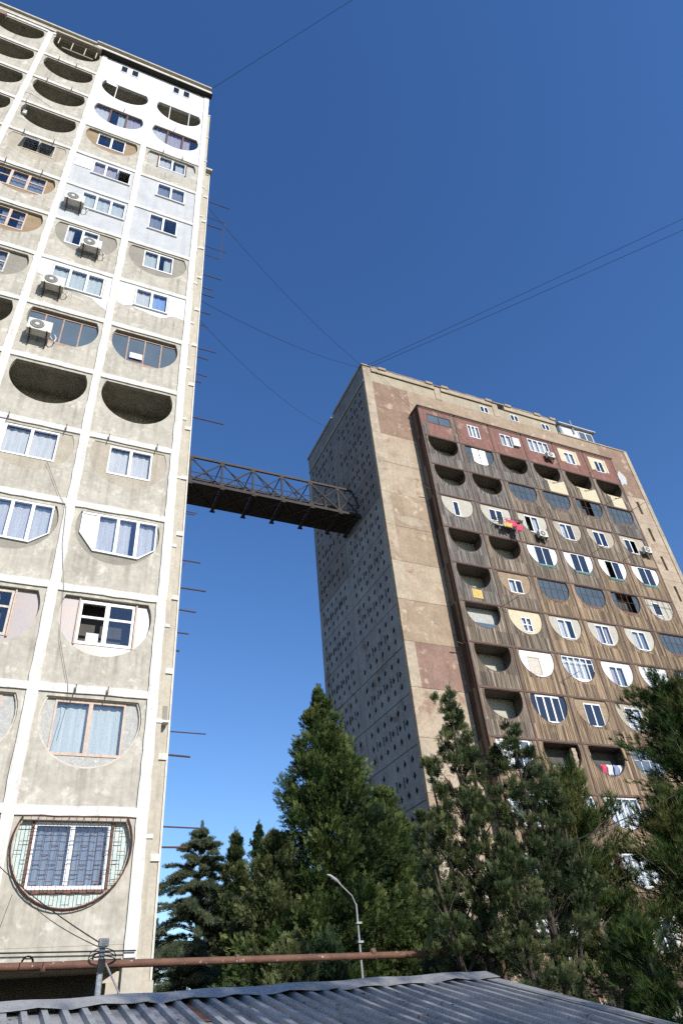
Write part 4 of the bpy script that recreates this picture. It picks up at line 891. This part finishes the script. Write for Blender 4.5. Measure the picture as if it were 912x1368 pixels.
# ================================================================== shed in the foreground
ZR, YR, XG, SL = -1.43, -10.0, 2.30, 0.222
def rz(y): return ZR - SL * abs(y - YR)
SH = thing('tin_shed', (-3, YR, GZ), 'low shed with a dark grey ribbed metal roof in the foreground', 'shed')
def sheet(x0, x1, ys, yn, material='roof_sheet', lift=0.0):
    """ribbed sheet, ribs run down the slope"""
    b = MB(); prof = []; pit = .165; n = max(1, round((x1 - x0) / pit)); pit = (x1 - x0) / n
    for i in range(n):
        a = x0 + i * pit; prof += [(a, 0), (a + pit * .56, 0), (a + pit * .64, .042), (a + pit * .92, .042)]
    prof.append((x1, 0)); v = []; m_ = 6
    for k in range(m_ + 1):
        y = ys + (yn - ys) * k / m_
        for (x, hh) in prof: v.append((x + .02 * (k / m_) * 0, y, rz(y) + hh + lift + .006 * math.sin(3 * x + 2 * y)))
    w_ = len(prof)
    fs = [(k * w_ + i, k * w_ + i + 1, (k + 1) * w_ + i + 1, (k + 1) * w_ + i) for k in range(m_) for i in range(w_ - 1)]
    o = b.add(v, fs).build('roof_sheet', material, SH)
    md = o.modifiers.new('thickness', 'SOLIDIFY'); md.thickness = .003
    return o
x = -7.65; i = 0
while x < XG - .2:
    x1 = min(x + .995, XG - .02)
    sheet(x, x1, YR - .05, -15.6, 'roof_old' if i in (3, 6, 8) else 'roof_sheet', .006 * (i % 2)); sheet(x, x1, YR + .05, -7.2, 'roof_sheet', .004 * (i % 2))
    x += .99; i += 1
# rusty replacement strip
b = MB(); v = []
for k in range(4):
    y = YR - .12 - .3 * k
    for q in (-1.33, -1.27, -1.2, -1.13): v.append((q + .05 * k + random.uniform(-.012, .012), y + random.uniform(-.02, .02), rz(y) + .012))
b.add(v, [(k * 4 + i, k * 4 + i + 1, k * 4 + i + 5, k * 4 + i + 4) for k in range(3) for i in range(3)]).build('rusty_patch', 'roof_rust', SH)
def cap(x0, x1, sag):
    v = []; n = 14
    for i in range(n + 1):
        t = i / n; x = x0 + (x1 - x0) * t; wv = .012 * math.sin(i * 1.7 + sag) + .008 * random.random(); e = .03 * random.random()
        for dy, dz in ((-.27 - e, -.03 + wv), (-.03, .058), (.03, .058), (.27, -.03)): v.append((x, YR + dy, ZR + dz + .02 + .006 * math.sin(i + sag)))
    return MB().add(v, [(i * 4 + k, i * 4 + k + 1, i * 4 + k + 5, i * 4 + k + 4) for i in range(n) for k in range(3)]).build('ridge_cap', 'flashing', SH)
for a, e, s_ in ((-7.7, -5.6, 0), (-5.63, -3.4, 1), (-3.43, -1.5, 2), (-1.53, .4, 3), (.37, XG + .04, 4)):
    o = cap(a, e, s_); md = o.modifiers.new('thickness', 'SOLIDIFY'); md.thickness = .004
for ye in (-15.65, -7.15):
    v = []
    for k in range(7):
        y = YR + (ye - YR) * k / 6
        v += [(XG - .13, y, rz(y) + .04), (XG + .03, y, rz(y) + .045), (XG + .035, y, rz(y) - .12)]
    o = MB().add(v, [(k * 3 + i, k * 3 + i + 1, k * 3 + i + 4, k * 3 + i + 3) for k in range(6) for i in range(2)]).build('verge_flashing', 'flashing', SH); md = o.modifiers.new('thickness', 'SOLIDIFY'); md.thickness = .004
MB().box(-7.5, XG - .15, -15.2, -15.1, GZ, rz(-15.2) - .04).build('front_wall', 'wall_tan', SH)
MB().box(-7.5, XG - .15, -7.5, -7.4, GZ, rz(-7.4) - .04).build('back_wall', 'wall_tan', SH)
for x in (-7.5, XG - .15):
    o = MB(); o.add([(x - .05, -15.1, GZ), (x - .05, -7.5, GZ), (x - .05, -7.5, rz(-7.5) - .05), (x - .05, YR, ZR - .05), (x - .05, -15.1, rz(-15.1) - .05), (x + .05, -15.1, GZ), (x + .05, -7.5, GZ), (x + .05, -7.5, rz(-7.5) - .05), (x + .05, YR, ZR - .05), (x + .05, -15.1, rz(-15.1) - .05)], [(0, 1, 2, 3, 4), (9, 8, 7, 6, 5), (0, 5, 6, 1), (1, 6, 7, 2), (2, 7, 8, 3), (3, 8, 9, 4), (4, 9, 5, 0)]).build('gable_wall', 'wall_tan', SH)
b = MB()
for i in range(170):
    y = YR - .3 - random.random() * 3.2; x = -3 + random.random() * 5.1; a = random.random() * 6.28; l = .02 + .03 * random.random()
    b.add([(x, y, rz(y) + .038), (x + l * math.cos(a), y + l * math.sin(a), rz(y) + .045), (x + .5 * l * math.cos(a + 1), y + .5 * l * math.sin(a + 1), rz(y) + .05)], [(0, 1, 2)])
lf = b.build('fallen_leaves', 'bark'); tag(lf, 'dry brown needles and leaves scattered on the metal roof', 'leaves', kind='stuff')

# ================================================================== pipe, poles, lamp, cables
pipe = thing('gas_pipe', (2, -5, GZ), 'rusty brown horizontal pipe on posts above the shed roof', 'pipe')
MB().tube([(-9, -5, -.5), (-3, -5, -.57), (.7, -5, -.63), (2.6, -5, -.66), (5.3, -5, -.70), (9.5, -5, -.75)], .056, 14).build('pipe_run', 'rust_pipe', pipe, smooth=True)
for x in (-2.1, .9, 3.4): MB().tube([(x - .035, -5, -.62), (x + .035, -5, -.62)], .064, 14).build('coupling', 'rust_pipe', pipe)
for x in (-6.5, 6.1): MB().tube([(x, -5, GZ), (x, -5, -.6)], .05, 8).build('support_post', 'rust_pipe', pipe)
wp = thing('cable_post', (-1.66, -8, GZ), 'thin white metal post with tangled cables behind the shed', 'post')
MB().tube([(-1.66, -8, GZ), (-1.67, -8, -.66)], .034, 10).build('post', 'pole_paint', wp)
MB().box(-1.72, -1.61, -8.06, -7.94, -.72, -.64).build('cap', 'old_white', wp)
MB().box(-1.71, -1.63, -8.07, -8.03, -.98, -.85).build('clamp', 'cable', wp)
MB().tube([(-1.62, -8.05, -.9), (-1.25, -8.2, -1.55)], .011, 6).build('stay_wire', 'old_white', wp)
for s in (0, 1, 2):
    MB().tube([(-1.67 + .16 * math.cos(t * .63 + s) , -8.05, -.87 + (.05 + .02 * s) * math.sin(t * .63 + s) + .02 * s) for t in range(11)], .006, 5).build('cable_loop', 'cable', wp)
def span(a, b, sag, n=16):
    a, b = Vector(a), Vector(b); return [tuple(a.lerp(b, i / n) - Vector((0, 0, 4 * sag * (i / n) * (1 - i / n)))) for i in range(n + 1)]
def wire(a, b, sag, r, label, group=None):
    o = MB().tube(span(a, b, sag), r, 5).build('overhead_cable', 'cable', None, smooth=True); tag(o, label, 'cable', group); return o
wire((-.6, .8, 45.9), (40.2, -40.8, 64.7), .6, .013, 'thin cable running up from the roof edge of the round-loggia tower')
wire((1.3, 6, 43.9), (FX + .1, FY + .2, 43.25), 1.0, .013, 'cable from the top of the white-gridded tower to the brown tower corner')
wire((1.3, 6, 32.9), (FX + .05, FY + .4, 43.2), .7, .014, 'dark cable rising from mid tower to the brown tower roof corner')
wire((1.3, 6, 31.4), (FX, 22.4, 43.1), 1.1, .011, 'faint lower cable rising to the rear roof edge of the brown tower')
G = 'pair of cables leaving the brown tower roof corner'
wire((FX + .5, FY + .1, 43.3), (74.3, -56.7, 46.0), 1.0, .016, 'upper of two dark cables leaving the brown tower roof corner', G)
wire((FX + .9, FY + .1, 43.3), (73, -52.2, 45.1), 1.0, .016, 'lower of two dark cables leaving the brown tower roof corner', G)
G = 'pair of cables through the pines'
wire((21, -8.6, 5.75), (5.35, -5.75, .35), .25, .011, 'thicker black cable slanting down in front of the pines', G)
wire((21, -8.8, 6.5), (5.35, -5.75, .1), .3, .006, 'thinner black cable slanting down in front of the pines', G)
wire((-3.6, -.12, 2.35), (-1.67, -8, -.7), .12, .008, 'thin cable slanting from the barred window to the white post')
wire((-2.55, -.1, 1.35), (-1.67, -8, -.74), .1, .006, 'thin second cable from below the barred window to the white post')
wire((-9, -.06, .33), (.1, -.06, .12), .01, .016, 'black cable clipped along the foot of the round-loggia tower')
o = MB().tube([(-3.95, -.02, 13.4), (-3.4, -.02, 12.2), (-3.12, -.03, 11.75), (-3.02, -.03, 10.4), (-2.75, -.02, 8.9), (-2.7, -.02, 8.2), (-2.62, -.02, 7.4), (-2.2, -.02, 6.05), (-2.15, -.02, 5.5), (-2.25, -.02, 4.6)], .0055, 5).build('wall_cable', 'cable'); tag(o, 'loose thin cable hanging down the face of the round-loggia tower', 'cable')
dishb = thing('washing_bracket', (-8.55, 0, 34.4), 'bent metal washing bracket in front of an open loggia', 'bracket')
MB().tube([(-8.55, .04, 34.9), (-8.55, -.5, 34.95), (-8.5, -.5, 35.75)], .02, 6).build('arm', 'lamp_grey', dishb)
MB().tube([(-8.75, -.5, 35.75), (-8.5, -.52, 35.75), (-8.25, -.5, 35.7), (-7.5, -.3, 35.6)], .014, 6).build('wire', 'lamp_grey', dishb)
MB().box(-8.63, -8.47, -.06, .04, 34.6, 34.95).build('mount', 'pole_paint', dishb)
lp = thing('street_lamp', (6.47, 2, GZ), 'slim grey street lamp with angled arm in front of the conifers', 'street lamp')
MB().tube([(6.47, 2, GZ), (6.47, 2, -1.0), (6.46, 2, 1.25)], [.042, .034, .024], 10).build('pole', 'lamp_grey', lp)
MB().tube([(6.46, 2, 1.2), (6.35, 2, 1.45), (5.95, 2, 1.80), (5.75, 2, 1.92)], .018, 8).build('arm', 'lamp_grey', lp)
MB().tube([(6.02, 2, 1.76), (5.9, 2, 1.86), (5.72, 2, 1.97), (5.62, 2, 2.0)], [.018, .036, .036, .016], 10).build('lamp_head', 'lamp_grey', lp)
for zz in (.3, .75): MB().box(6.40, 6.56, 1.93, 2.07, zz, zz + .05).build('clamp', 'lamp_grey', lp)

fb = thing('apartment_block', (22, 50, GZ), 'distant pale block between the left-hand conifers', 'building')
MB().box(15.9, 30, 46, 56, GZ, 9.75).build('wall', 'far_wall', fb)
MB().box(15.7, 30.2, 45.8, 56.2, 9.755, 9.95).build('roof_edge', 'far_wall', fb)
for k in range(4):
    for i in range(4): MB().box(17.2 + i * 3.2, 18.7 + i * 3.2, 45.95, 46.02, -2.2 + 3 * k, -.8 + 3 * k).build('window', 'glass_dark', fb)

# ================================================================== trees
def tmpl_spray(n=9, wd=.10, sd=0):
    """flat feathery branchlet along +z, unit length"""
    r = np.random.default_rng(sd); v = []; f = []
    for i in range(n):
        t = (i + .3) / n; side = -1 if i % 2 else 1; l = .42 * (1 - .55 * t) * r.uniform(.8, 1.2); a = r.uniform(.5, .9)
        d = np.array([side * math.sin(a), r.uniform(-.35, .35), math.cos(a)]) * l; o = np.array([0, 0, t * .8])
        pw = np.array([-d[2], 0, d[0]]); pw = pw / np.linalg.norm(pw) * wd
        k = len(v); v += [o - pw * .6, o + d * .75 + pw * 1.1, o + d * 1.15 - pw * .5]; f += [(k, k + 1, k + 2)]
    k = len(v); v += [np.array([-wd * .6, 0, .1]), np.array([wd * .6, 0, .1]), np.array([0, .05, 1.05])]; f.append((k, k + 1, k + 2))
    return np.array(v), np.array(f)
def tmpl_needles(n=26, sd=0, spread=1.0, wd=.022):
    r = np.random.default_rng(sd); v = []; f = []
    for i in range(n):
        t = r.uniform(-.3, .3); a = r.uniform(0, 6.28); th = r.uniform(.25, spread); d = np.array([math.sin(th) * math.cos(a), math.sin(th) * math.sin(a), math.cos(th)]) * r.uniform(.75, 1.1)
        o = np.array([0, 0, t]); s_ = np.cross(d, r.normal(size=3)); s_ = s_ / np.linalg.norm(s_) * wd; k = len(v)
        v += [o - s_, o + s_, o + d]; f.append((k, k + 1, k + 2))
    return np.array(v), np.array(f)
TM = {'spray': [tmpl_spray(13, .055, s) for s in range(4)], 'thuja': [tmpl_spray(12, .07, s + 9) for s in range(4)], 'needle': [tmpl_needles(24, s, .75, .030) for s in range(4)], 'cedar': [tmpl_needles(16, s, 1.3, .05) for s in range(4)]}
def foliage(name, kind, P, D, S, tone, material, parent, rs):
    off = np.array(wloc(parent)); V = []; F = []; T = []; base = 0; n = len(P); sel = rs.integers(0, 4, n)
    for q in range(4):
        idx = np.where(sel == q)[0]
        if not len(idx): continue
        tv, tf = TM[kind][q]; d = D[idx]; d = d / np.linalg.norm(d, axis=1, keepdims=True)
        h = rs.normal(size=d.shape); u = np.cross(d, h); u /= np.linalg.norm(u, axis=1, keepdims=True); w_ = np.cross(d, u)
        v = (tv[None, :, 0:1] * u[:, None] + tv[None, :, 1:2] * w_[:, None] + tv[None, :, 2:3] * d[:, None]) * S[idx][:, None, None] + P[idx][:, None] - off
        m_ = len(tv); V.append(v.reshape(-1, 3)); F.append((tf[None] + (np.arange(len(idx)) * m_)[:, None, None] + base).reshape(-1, 3)); T.append(np.repeat(tone[idx], m_)); base += len(idx) * m_
    V = np.concatenate(V); F = np.concatenate(F); T = np.concatenate(T)
    me = bpy.data.meshes.new(name); me.vertices.add(len(V)); me.vertices.foreach_set('co', V.ravel().astype(np.float32))
    me.loops.add(len(F) * 3); me.loops.foreach_set('vertex_index', F.ravel().astype(np.int32)); me.polygons.add(len(F)); me.polygons.foreach_set('loop_start', np.arange(0, len(F) * 3, 3, dtype=np.int32)); me.polygons.foreach_set('loop_total', np.full(len(F), 3, dtype=np.int32))
    at = me.attributes.new('tone', 'FLOAT', 'POINT'); at.data.foreach_set('value', np.clip(T, 0, 1).astype(np.float32))
    me.update(); me.validate(); me.materials.append(MATS[material]); o = bpy.data.objects.new(name, me); COL.objects.link(o); o.parent = parent
    return o
def conifer(name, label, base, ztop, prof, nl, ns, kind, leaf, size, seed, rise=(.2, .9), crown0=.12, trunk_r=.16, droop=0.0, lean=(0, 0), spread=.16, tonebase=.5, bark='bark', gap=0.0, tiers=0, group=None, cat='tree', leaders=()):
    rs = np.random.default_rng(seed); H = ztop - GZ; R = thing(name, (base[0], base[1], GZ), label, cat, group)
    tp = [(base[0] + lean[0] * (t ** 1.5) + .04 * H * .1 * math.sin(4 * t + seed), base[1] + lean[1] * (t ** 1.5), GZ + H * t * .97) for t in np.linspace(0, 1, 9)]
    tb = MB().tube(tp, [trunk_r * (1 - .93 * i / 8) + .008 for i in range(9)], 9)
    for lx, ly, lz, t0 in leaders: tb.tube([tuple(np.array(tp[0]) * (1 - t0) + np.array(tp[8]) * t0), (base[0] + lx * .7, base[1] + ly * .7, GZ + (lz - GZ) * .55), (base[0] + lx, base[1] + ly, lz - .2)], [trunk_r * .6, trunk_r * .4, .015], 7)
    P = []; D = []; S = []; T = []
    tpa = np.array(tp); axes = [(tpa, nl, H, 1.0)]
    for lx, ly, lz, t0 in leaders:
        q = np.array([np.array(tp[0]) * (1 - t0) + np.array(tp[8]) * t0, (base[0] + lx * .7, base[1] + ly * .7, GZ + (lz - GZ) * .55), (base[0] + lx, base[1] + ly, lz)]); axes.append((q, int(nl * .45), lz - GZ, .6))
    for ai, (ax, n_, HH, rsx) in enumerate(axes):
        for i in range(n_):
            t = crown0 + (1 - crown0) * ((i + rs.random()) / n_) ** .85 if ai == 0 else .35 + .65 * rs.random()
            if tiers: t = min(.99, max(crown0, (math.floor(t * tiers) + .5 + rs.normal() * .13) / tiers))
            k = t * (len(ax) - 1); k0 = min(int(k), len(ax) - 2); o = ax[k0] * (1 - k + k0) + ax[k0 + 1] * (k - k0)
            az = rs.uniform(0, 6.283); L_ = max(.08, prof(t) * rsx * rs.uniform(.42, 1.28)); el = rise[0] + (rise[1] - rise[0]) * t + rs.normal() * .12
            dr = np.array([math.cos(az) * math.cos(el), math.sin(az) * math.cos(el), math.sin(el)])
            if rs.random() < gap: continue
            lt = rs.normal() * .22
            if L_ > .5: tb.tube([tuple(o), tuple(o + dr * L_ * .5 + np.array([0, 0, .05 * L_])), tuple(o + dr * L_ - np.array([0, 0, droop * L_ * .7]))], [trunk_r * .22 * (1 - .7 * t) + .006, .012, .004], 4, cap=False)
            m_ = max(6, int(ns * (.35 + .65 * min(1.6, L_ / max(.3, prof(.3))))))
            if kind in ('thuja', 'spray'):
                ncl = max(1, int(1 + 2.2 * L_ / 1.6)); cs_ = np.clip(1 - .75 * rs.random(ncl) ** 1.3, .12, 1); cs_[0] = 1.0
                ci = rs.integers(0, ncl, m_); s = cs_[ci]; joff = rs.normal(size=(ncl, 3)) * spread * (.3 + .7 * min(1, L_))
                pos = o + dr * (s * L_)[:, None] + np.array([0, 0, 1.0]) * (.12 * np.sin(s * 3.1) * L_)[:, None] + joff[ci]
                g3 = rs.normal(size=pos.shape) * np.array([1, 1, 1.25]); pos = pos + g3 * spread * (.25 + .75 * min(1, L_)) * .8
                dd = dr + g3 * .45 + np.array([0, 0, .3]); s = s + .22 * g3[:, 2] + .12 * (g3 @ dr)
            else:
                s = rs.random(m_) ** .62; pos = o + dr * (s * L_)[:, None] + np.array([0, 0, 1.0]) * (.12 * np.sin(s * 3.1) * L_ - droop * (s ** 2) * L_ * .7)[:, None]
                pos = pos + rs.normal(size=pos.shape) * np.array([1, 1, .45 if kind == 'cedar' else 1]) * (spread * (.25 + .75 * s) * (.4 + .6 * min(1, L_)))[:, None]
                dd = dr + rs.normal(size=pos.shape) * (.3 if kind == 'needle' else .5) + np.array([0, 0, (.6 if kind == 'needle' else .25) - droop * .8])
            P.append(pos); D.append(dd); S.append(size * rs.uniform(.65, 1.3, m_)); T.append(tonebase + lt + rs.normal(size=m_) * .14 + .25 * (s - .6))  # tone paints clump tops and limb tips as lit, undersides and insides shaded
    # tip
    m_ = 40; s = rs.random(m_); P.append(np.array(tp[8]) + np.array([0, 0, 1]) * ((s - .5) * .06 * H)[:, None] + rs.normal(size=(m_, 3)) * .05); D.append(np.array([0, 0, 1.0]) + rs.normal(size=(m_, 3)) * .35); S.append(size * rs.uniform(.6, 1.1, m_)); T.append(np.full(m_, tonebase + .1))
    tb.build('trunk', bark, R, smooth=True)
    foliage('crown', kind, np.concatenate(P), np.concatenate(D), np.concatenate(S), np.concatenate(T), leaf, R, rs)
    return R
cone = lambda r, p=.8, fl=.0: (lambda t: r * (max(0.0, 1 - t) ** p) * min(1, .45 + t * 2.6) + fl)
# tall dense conifer in front of the perforated wall and its lower companion
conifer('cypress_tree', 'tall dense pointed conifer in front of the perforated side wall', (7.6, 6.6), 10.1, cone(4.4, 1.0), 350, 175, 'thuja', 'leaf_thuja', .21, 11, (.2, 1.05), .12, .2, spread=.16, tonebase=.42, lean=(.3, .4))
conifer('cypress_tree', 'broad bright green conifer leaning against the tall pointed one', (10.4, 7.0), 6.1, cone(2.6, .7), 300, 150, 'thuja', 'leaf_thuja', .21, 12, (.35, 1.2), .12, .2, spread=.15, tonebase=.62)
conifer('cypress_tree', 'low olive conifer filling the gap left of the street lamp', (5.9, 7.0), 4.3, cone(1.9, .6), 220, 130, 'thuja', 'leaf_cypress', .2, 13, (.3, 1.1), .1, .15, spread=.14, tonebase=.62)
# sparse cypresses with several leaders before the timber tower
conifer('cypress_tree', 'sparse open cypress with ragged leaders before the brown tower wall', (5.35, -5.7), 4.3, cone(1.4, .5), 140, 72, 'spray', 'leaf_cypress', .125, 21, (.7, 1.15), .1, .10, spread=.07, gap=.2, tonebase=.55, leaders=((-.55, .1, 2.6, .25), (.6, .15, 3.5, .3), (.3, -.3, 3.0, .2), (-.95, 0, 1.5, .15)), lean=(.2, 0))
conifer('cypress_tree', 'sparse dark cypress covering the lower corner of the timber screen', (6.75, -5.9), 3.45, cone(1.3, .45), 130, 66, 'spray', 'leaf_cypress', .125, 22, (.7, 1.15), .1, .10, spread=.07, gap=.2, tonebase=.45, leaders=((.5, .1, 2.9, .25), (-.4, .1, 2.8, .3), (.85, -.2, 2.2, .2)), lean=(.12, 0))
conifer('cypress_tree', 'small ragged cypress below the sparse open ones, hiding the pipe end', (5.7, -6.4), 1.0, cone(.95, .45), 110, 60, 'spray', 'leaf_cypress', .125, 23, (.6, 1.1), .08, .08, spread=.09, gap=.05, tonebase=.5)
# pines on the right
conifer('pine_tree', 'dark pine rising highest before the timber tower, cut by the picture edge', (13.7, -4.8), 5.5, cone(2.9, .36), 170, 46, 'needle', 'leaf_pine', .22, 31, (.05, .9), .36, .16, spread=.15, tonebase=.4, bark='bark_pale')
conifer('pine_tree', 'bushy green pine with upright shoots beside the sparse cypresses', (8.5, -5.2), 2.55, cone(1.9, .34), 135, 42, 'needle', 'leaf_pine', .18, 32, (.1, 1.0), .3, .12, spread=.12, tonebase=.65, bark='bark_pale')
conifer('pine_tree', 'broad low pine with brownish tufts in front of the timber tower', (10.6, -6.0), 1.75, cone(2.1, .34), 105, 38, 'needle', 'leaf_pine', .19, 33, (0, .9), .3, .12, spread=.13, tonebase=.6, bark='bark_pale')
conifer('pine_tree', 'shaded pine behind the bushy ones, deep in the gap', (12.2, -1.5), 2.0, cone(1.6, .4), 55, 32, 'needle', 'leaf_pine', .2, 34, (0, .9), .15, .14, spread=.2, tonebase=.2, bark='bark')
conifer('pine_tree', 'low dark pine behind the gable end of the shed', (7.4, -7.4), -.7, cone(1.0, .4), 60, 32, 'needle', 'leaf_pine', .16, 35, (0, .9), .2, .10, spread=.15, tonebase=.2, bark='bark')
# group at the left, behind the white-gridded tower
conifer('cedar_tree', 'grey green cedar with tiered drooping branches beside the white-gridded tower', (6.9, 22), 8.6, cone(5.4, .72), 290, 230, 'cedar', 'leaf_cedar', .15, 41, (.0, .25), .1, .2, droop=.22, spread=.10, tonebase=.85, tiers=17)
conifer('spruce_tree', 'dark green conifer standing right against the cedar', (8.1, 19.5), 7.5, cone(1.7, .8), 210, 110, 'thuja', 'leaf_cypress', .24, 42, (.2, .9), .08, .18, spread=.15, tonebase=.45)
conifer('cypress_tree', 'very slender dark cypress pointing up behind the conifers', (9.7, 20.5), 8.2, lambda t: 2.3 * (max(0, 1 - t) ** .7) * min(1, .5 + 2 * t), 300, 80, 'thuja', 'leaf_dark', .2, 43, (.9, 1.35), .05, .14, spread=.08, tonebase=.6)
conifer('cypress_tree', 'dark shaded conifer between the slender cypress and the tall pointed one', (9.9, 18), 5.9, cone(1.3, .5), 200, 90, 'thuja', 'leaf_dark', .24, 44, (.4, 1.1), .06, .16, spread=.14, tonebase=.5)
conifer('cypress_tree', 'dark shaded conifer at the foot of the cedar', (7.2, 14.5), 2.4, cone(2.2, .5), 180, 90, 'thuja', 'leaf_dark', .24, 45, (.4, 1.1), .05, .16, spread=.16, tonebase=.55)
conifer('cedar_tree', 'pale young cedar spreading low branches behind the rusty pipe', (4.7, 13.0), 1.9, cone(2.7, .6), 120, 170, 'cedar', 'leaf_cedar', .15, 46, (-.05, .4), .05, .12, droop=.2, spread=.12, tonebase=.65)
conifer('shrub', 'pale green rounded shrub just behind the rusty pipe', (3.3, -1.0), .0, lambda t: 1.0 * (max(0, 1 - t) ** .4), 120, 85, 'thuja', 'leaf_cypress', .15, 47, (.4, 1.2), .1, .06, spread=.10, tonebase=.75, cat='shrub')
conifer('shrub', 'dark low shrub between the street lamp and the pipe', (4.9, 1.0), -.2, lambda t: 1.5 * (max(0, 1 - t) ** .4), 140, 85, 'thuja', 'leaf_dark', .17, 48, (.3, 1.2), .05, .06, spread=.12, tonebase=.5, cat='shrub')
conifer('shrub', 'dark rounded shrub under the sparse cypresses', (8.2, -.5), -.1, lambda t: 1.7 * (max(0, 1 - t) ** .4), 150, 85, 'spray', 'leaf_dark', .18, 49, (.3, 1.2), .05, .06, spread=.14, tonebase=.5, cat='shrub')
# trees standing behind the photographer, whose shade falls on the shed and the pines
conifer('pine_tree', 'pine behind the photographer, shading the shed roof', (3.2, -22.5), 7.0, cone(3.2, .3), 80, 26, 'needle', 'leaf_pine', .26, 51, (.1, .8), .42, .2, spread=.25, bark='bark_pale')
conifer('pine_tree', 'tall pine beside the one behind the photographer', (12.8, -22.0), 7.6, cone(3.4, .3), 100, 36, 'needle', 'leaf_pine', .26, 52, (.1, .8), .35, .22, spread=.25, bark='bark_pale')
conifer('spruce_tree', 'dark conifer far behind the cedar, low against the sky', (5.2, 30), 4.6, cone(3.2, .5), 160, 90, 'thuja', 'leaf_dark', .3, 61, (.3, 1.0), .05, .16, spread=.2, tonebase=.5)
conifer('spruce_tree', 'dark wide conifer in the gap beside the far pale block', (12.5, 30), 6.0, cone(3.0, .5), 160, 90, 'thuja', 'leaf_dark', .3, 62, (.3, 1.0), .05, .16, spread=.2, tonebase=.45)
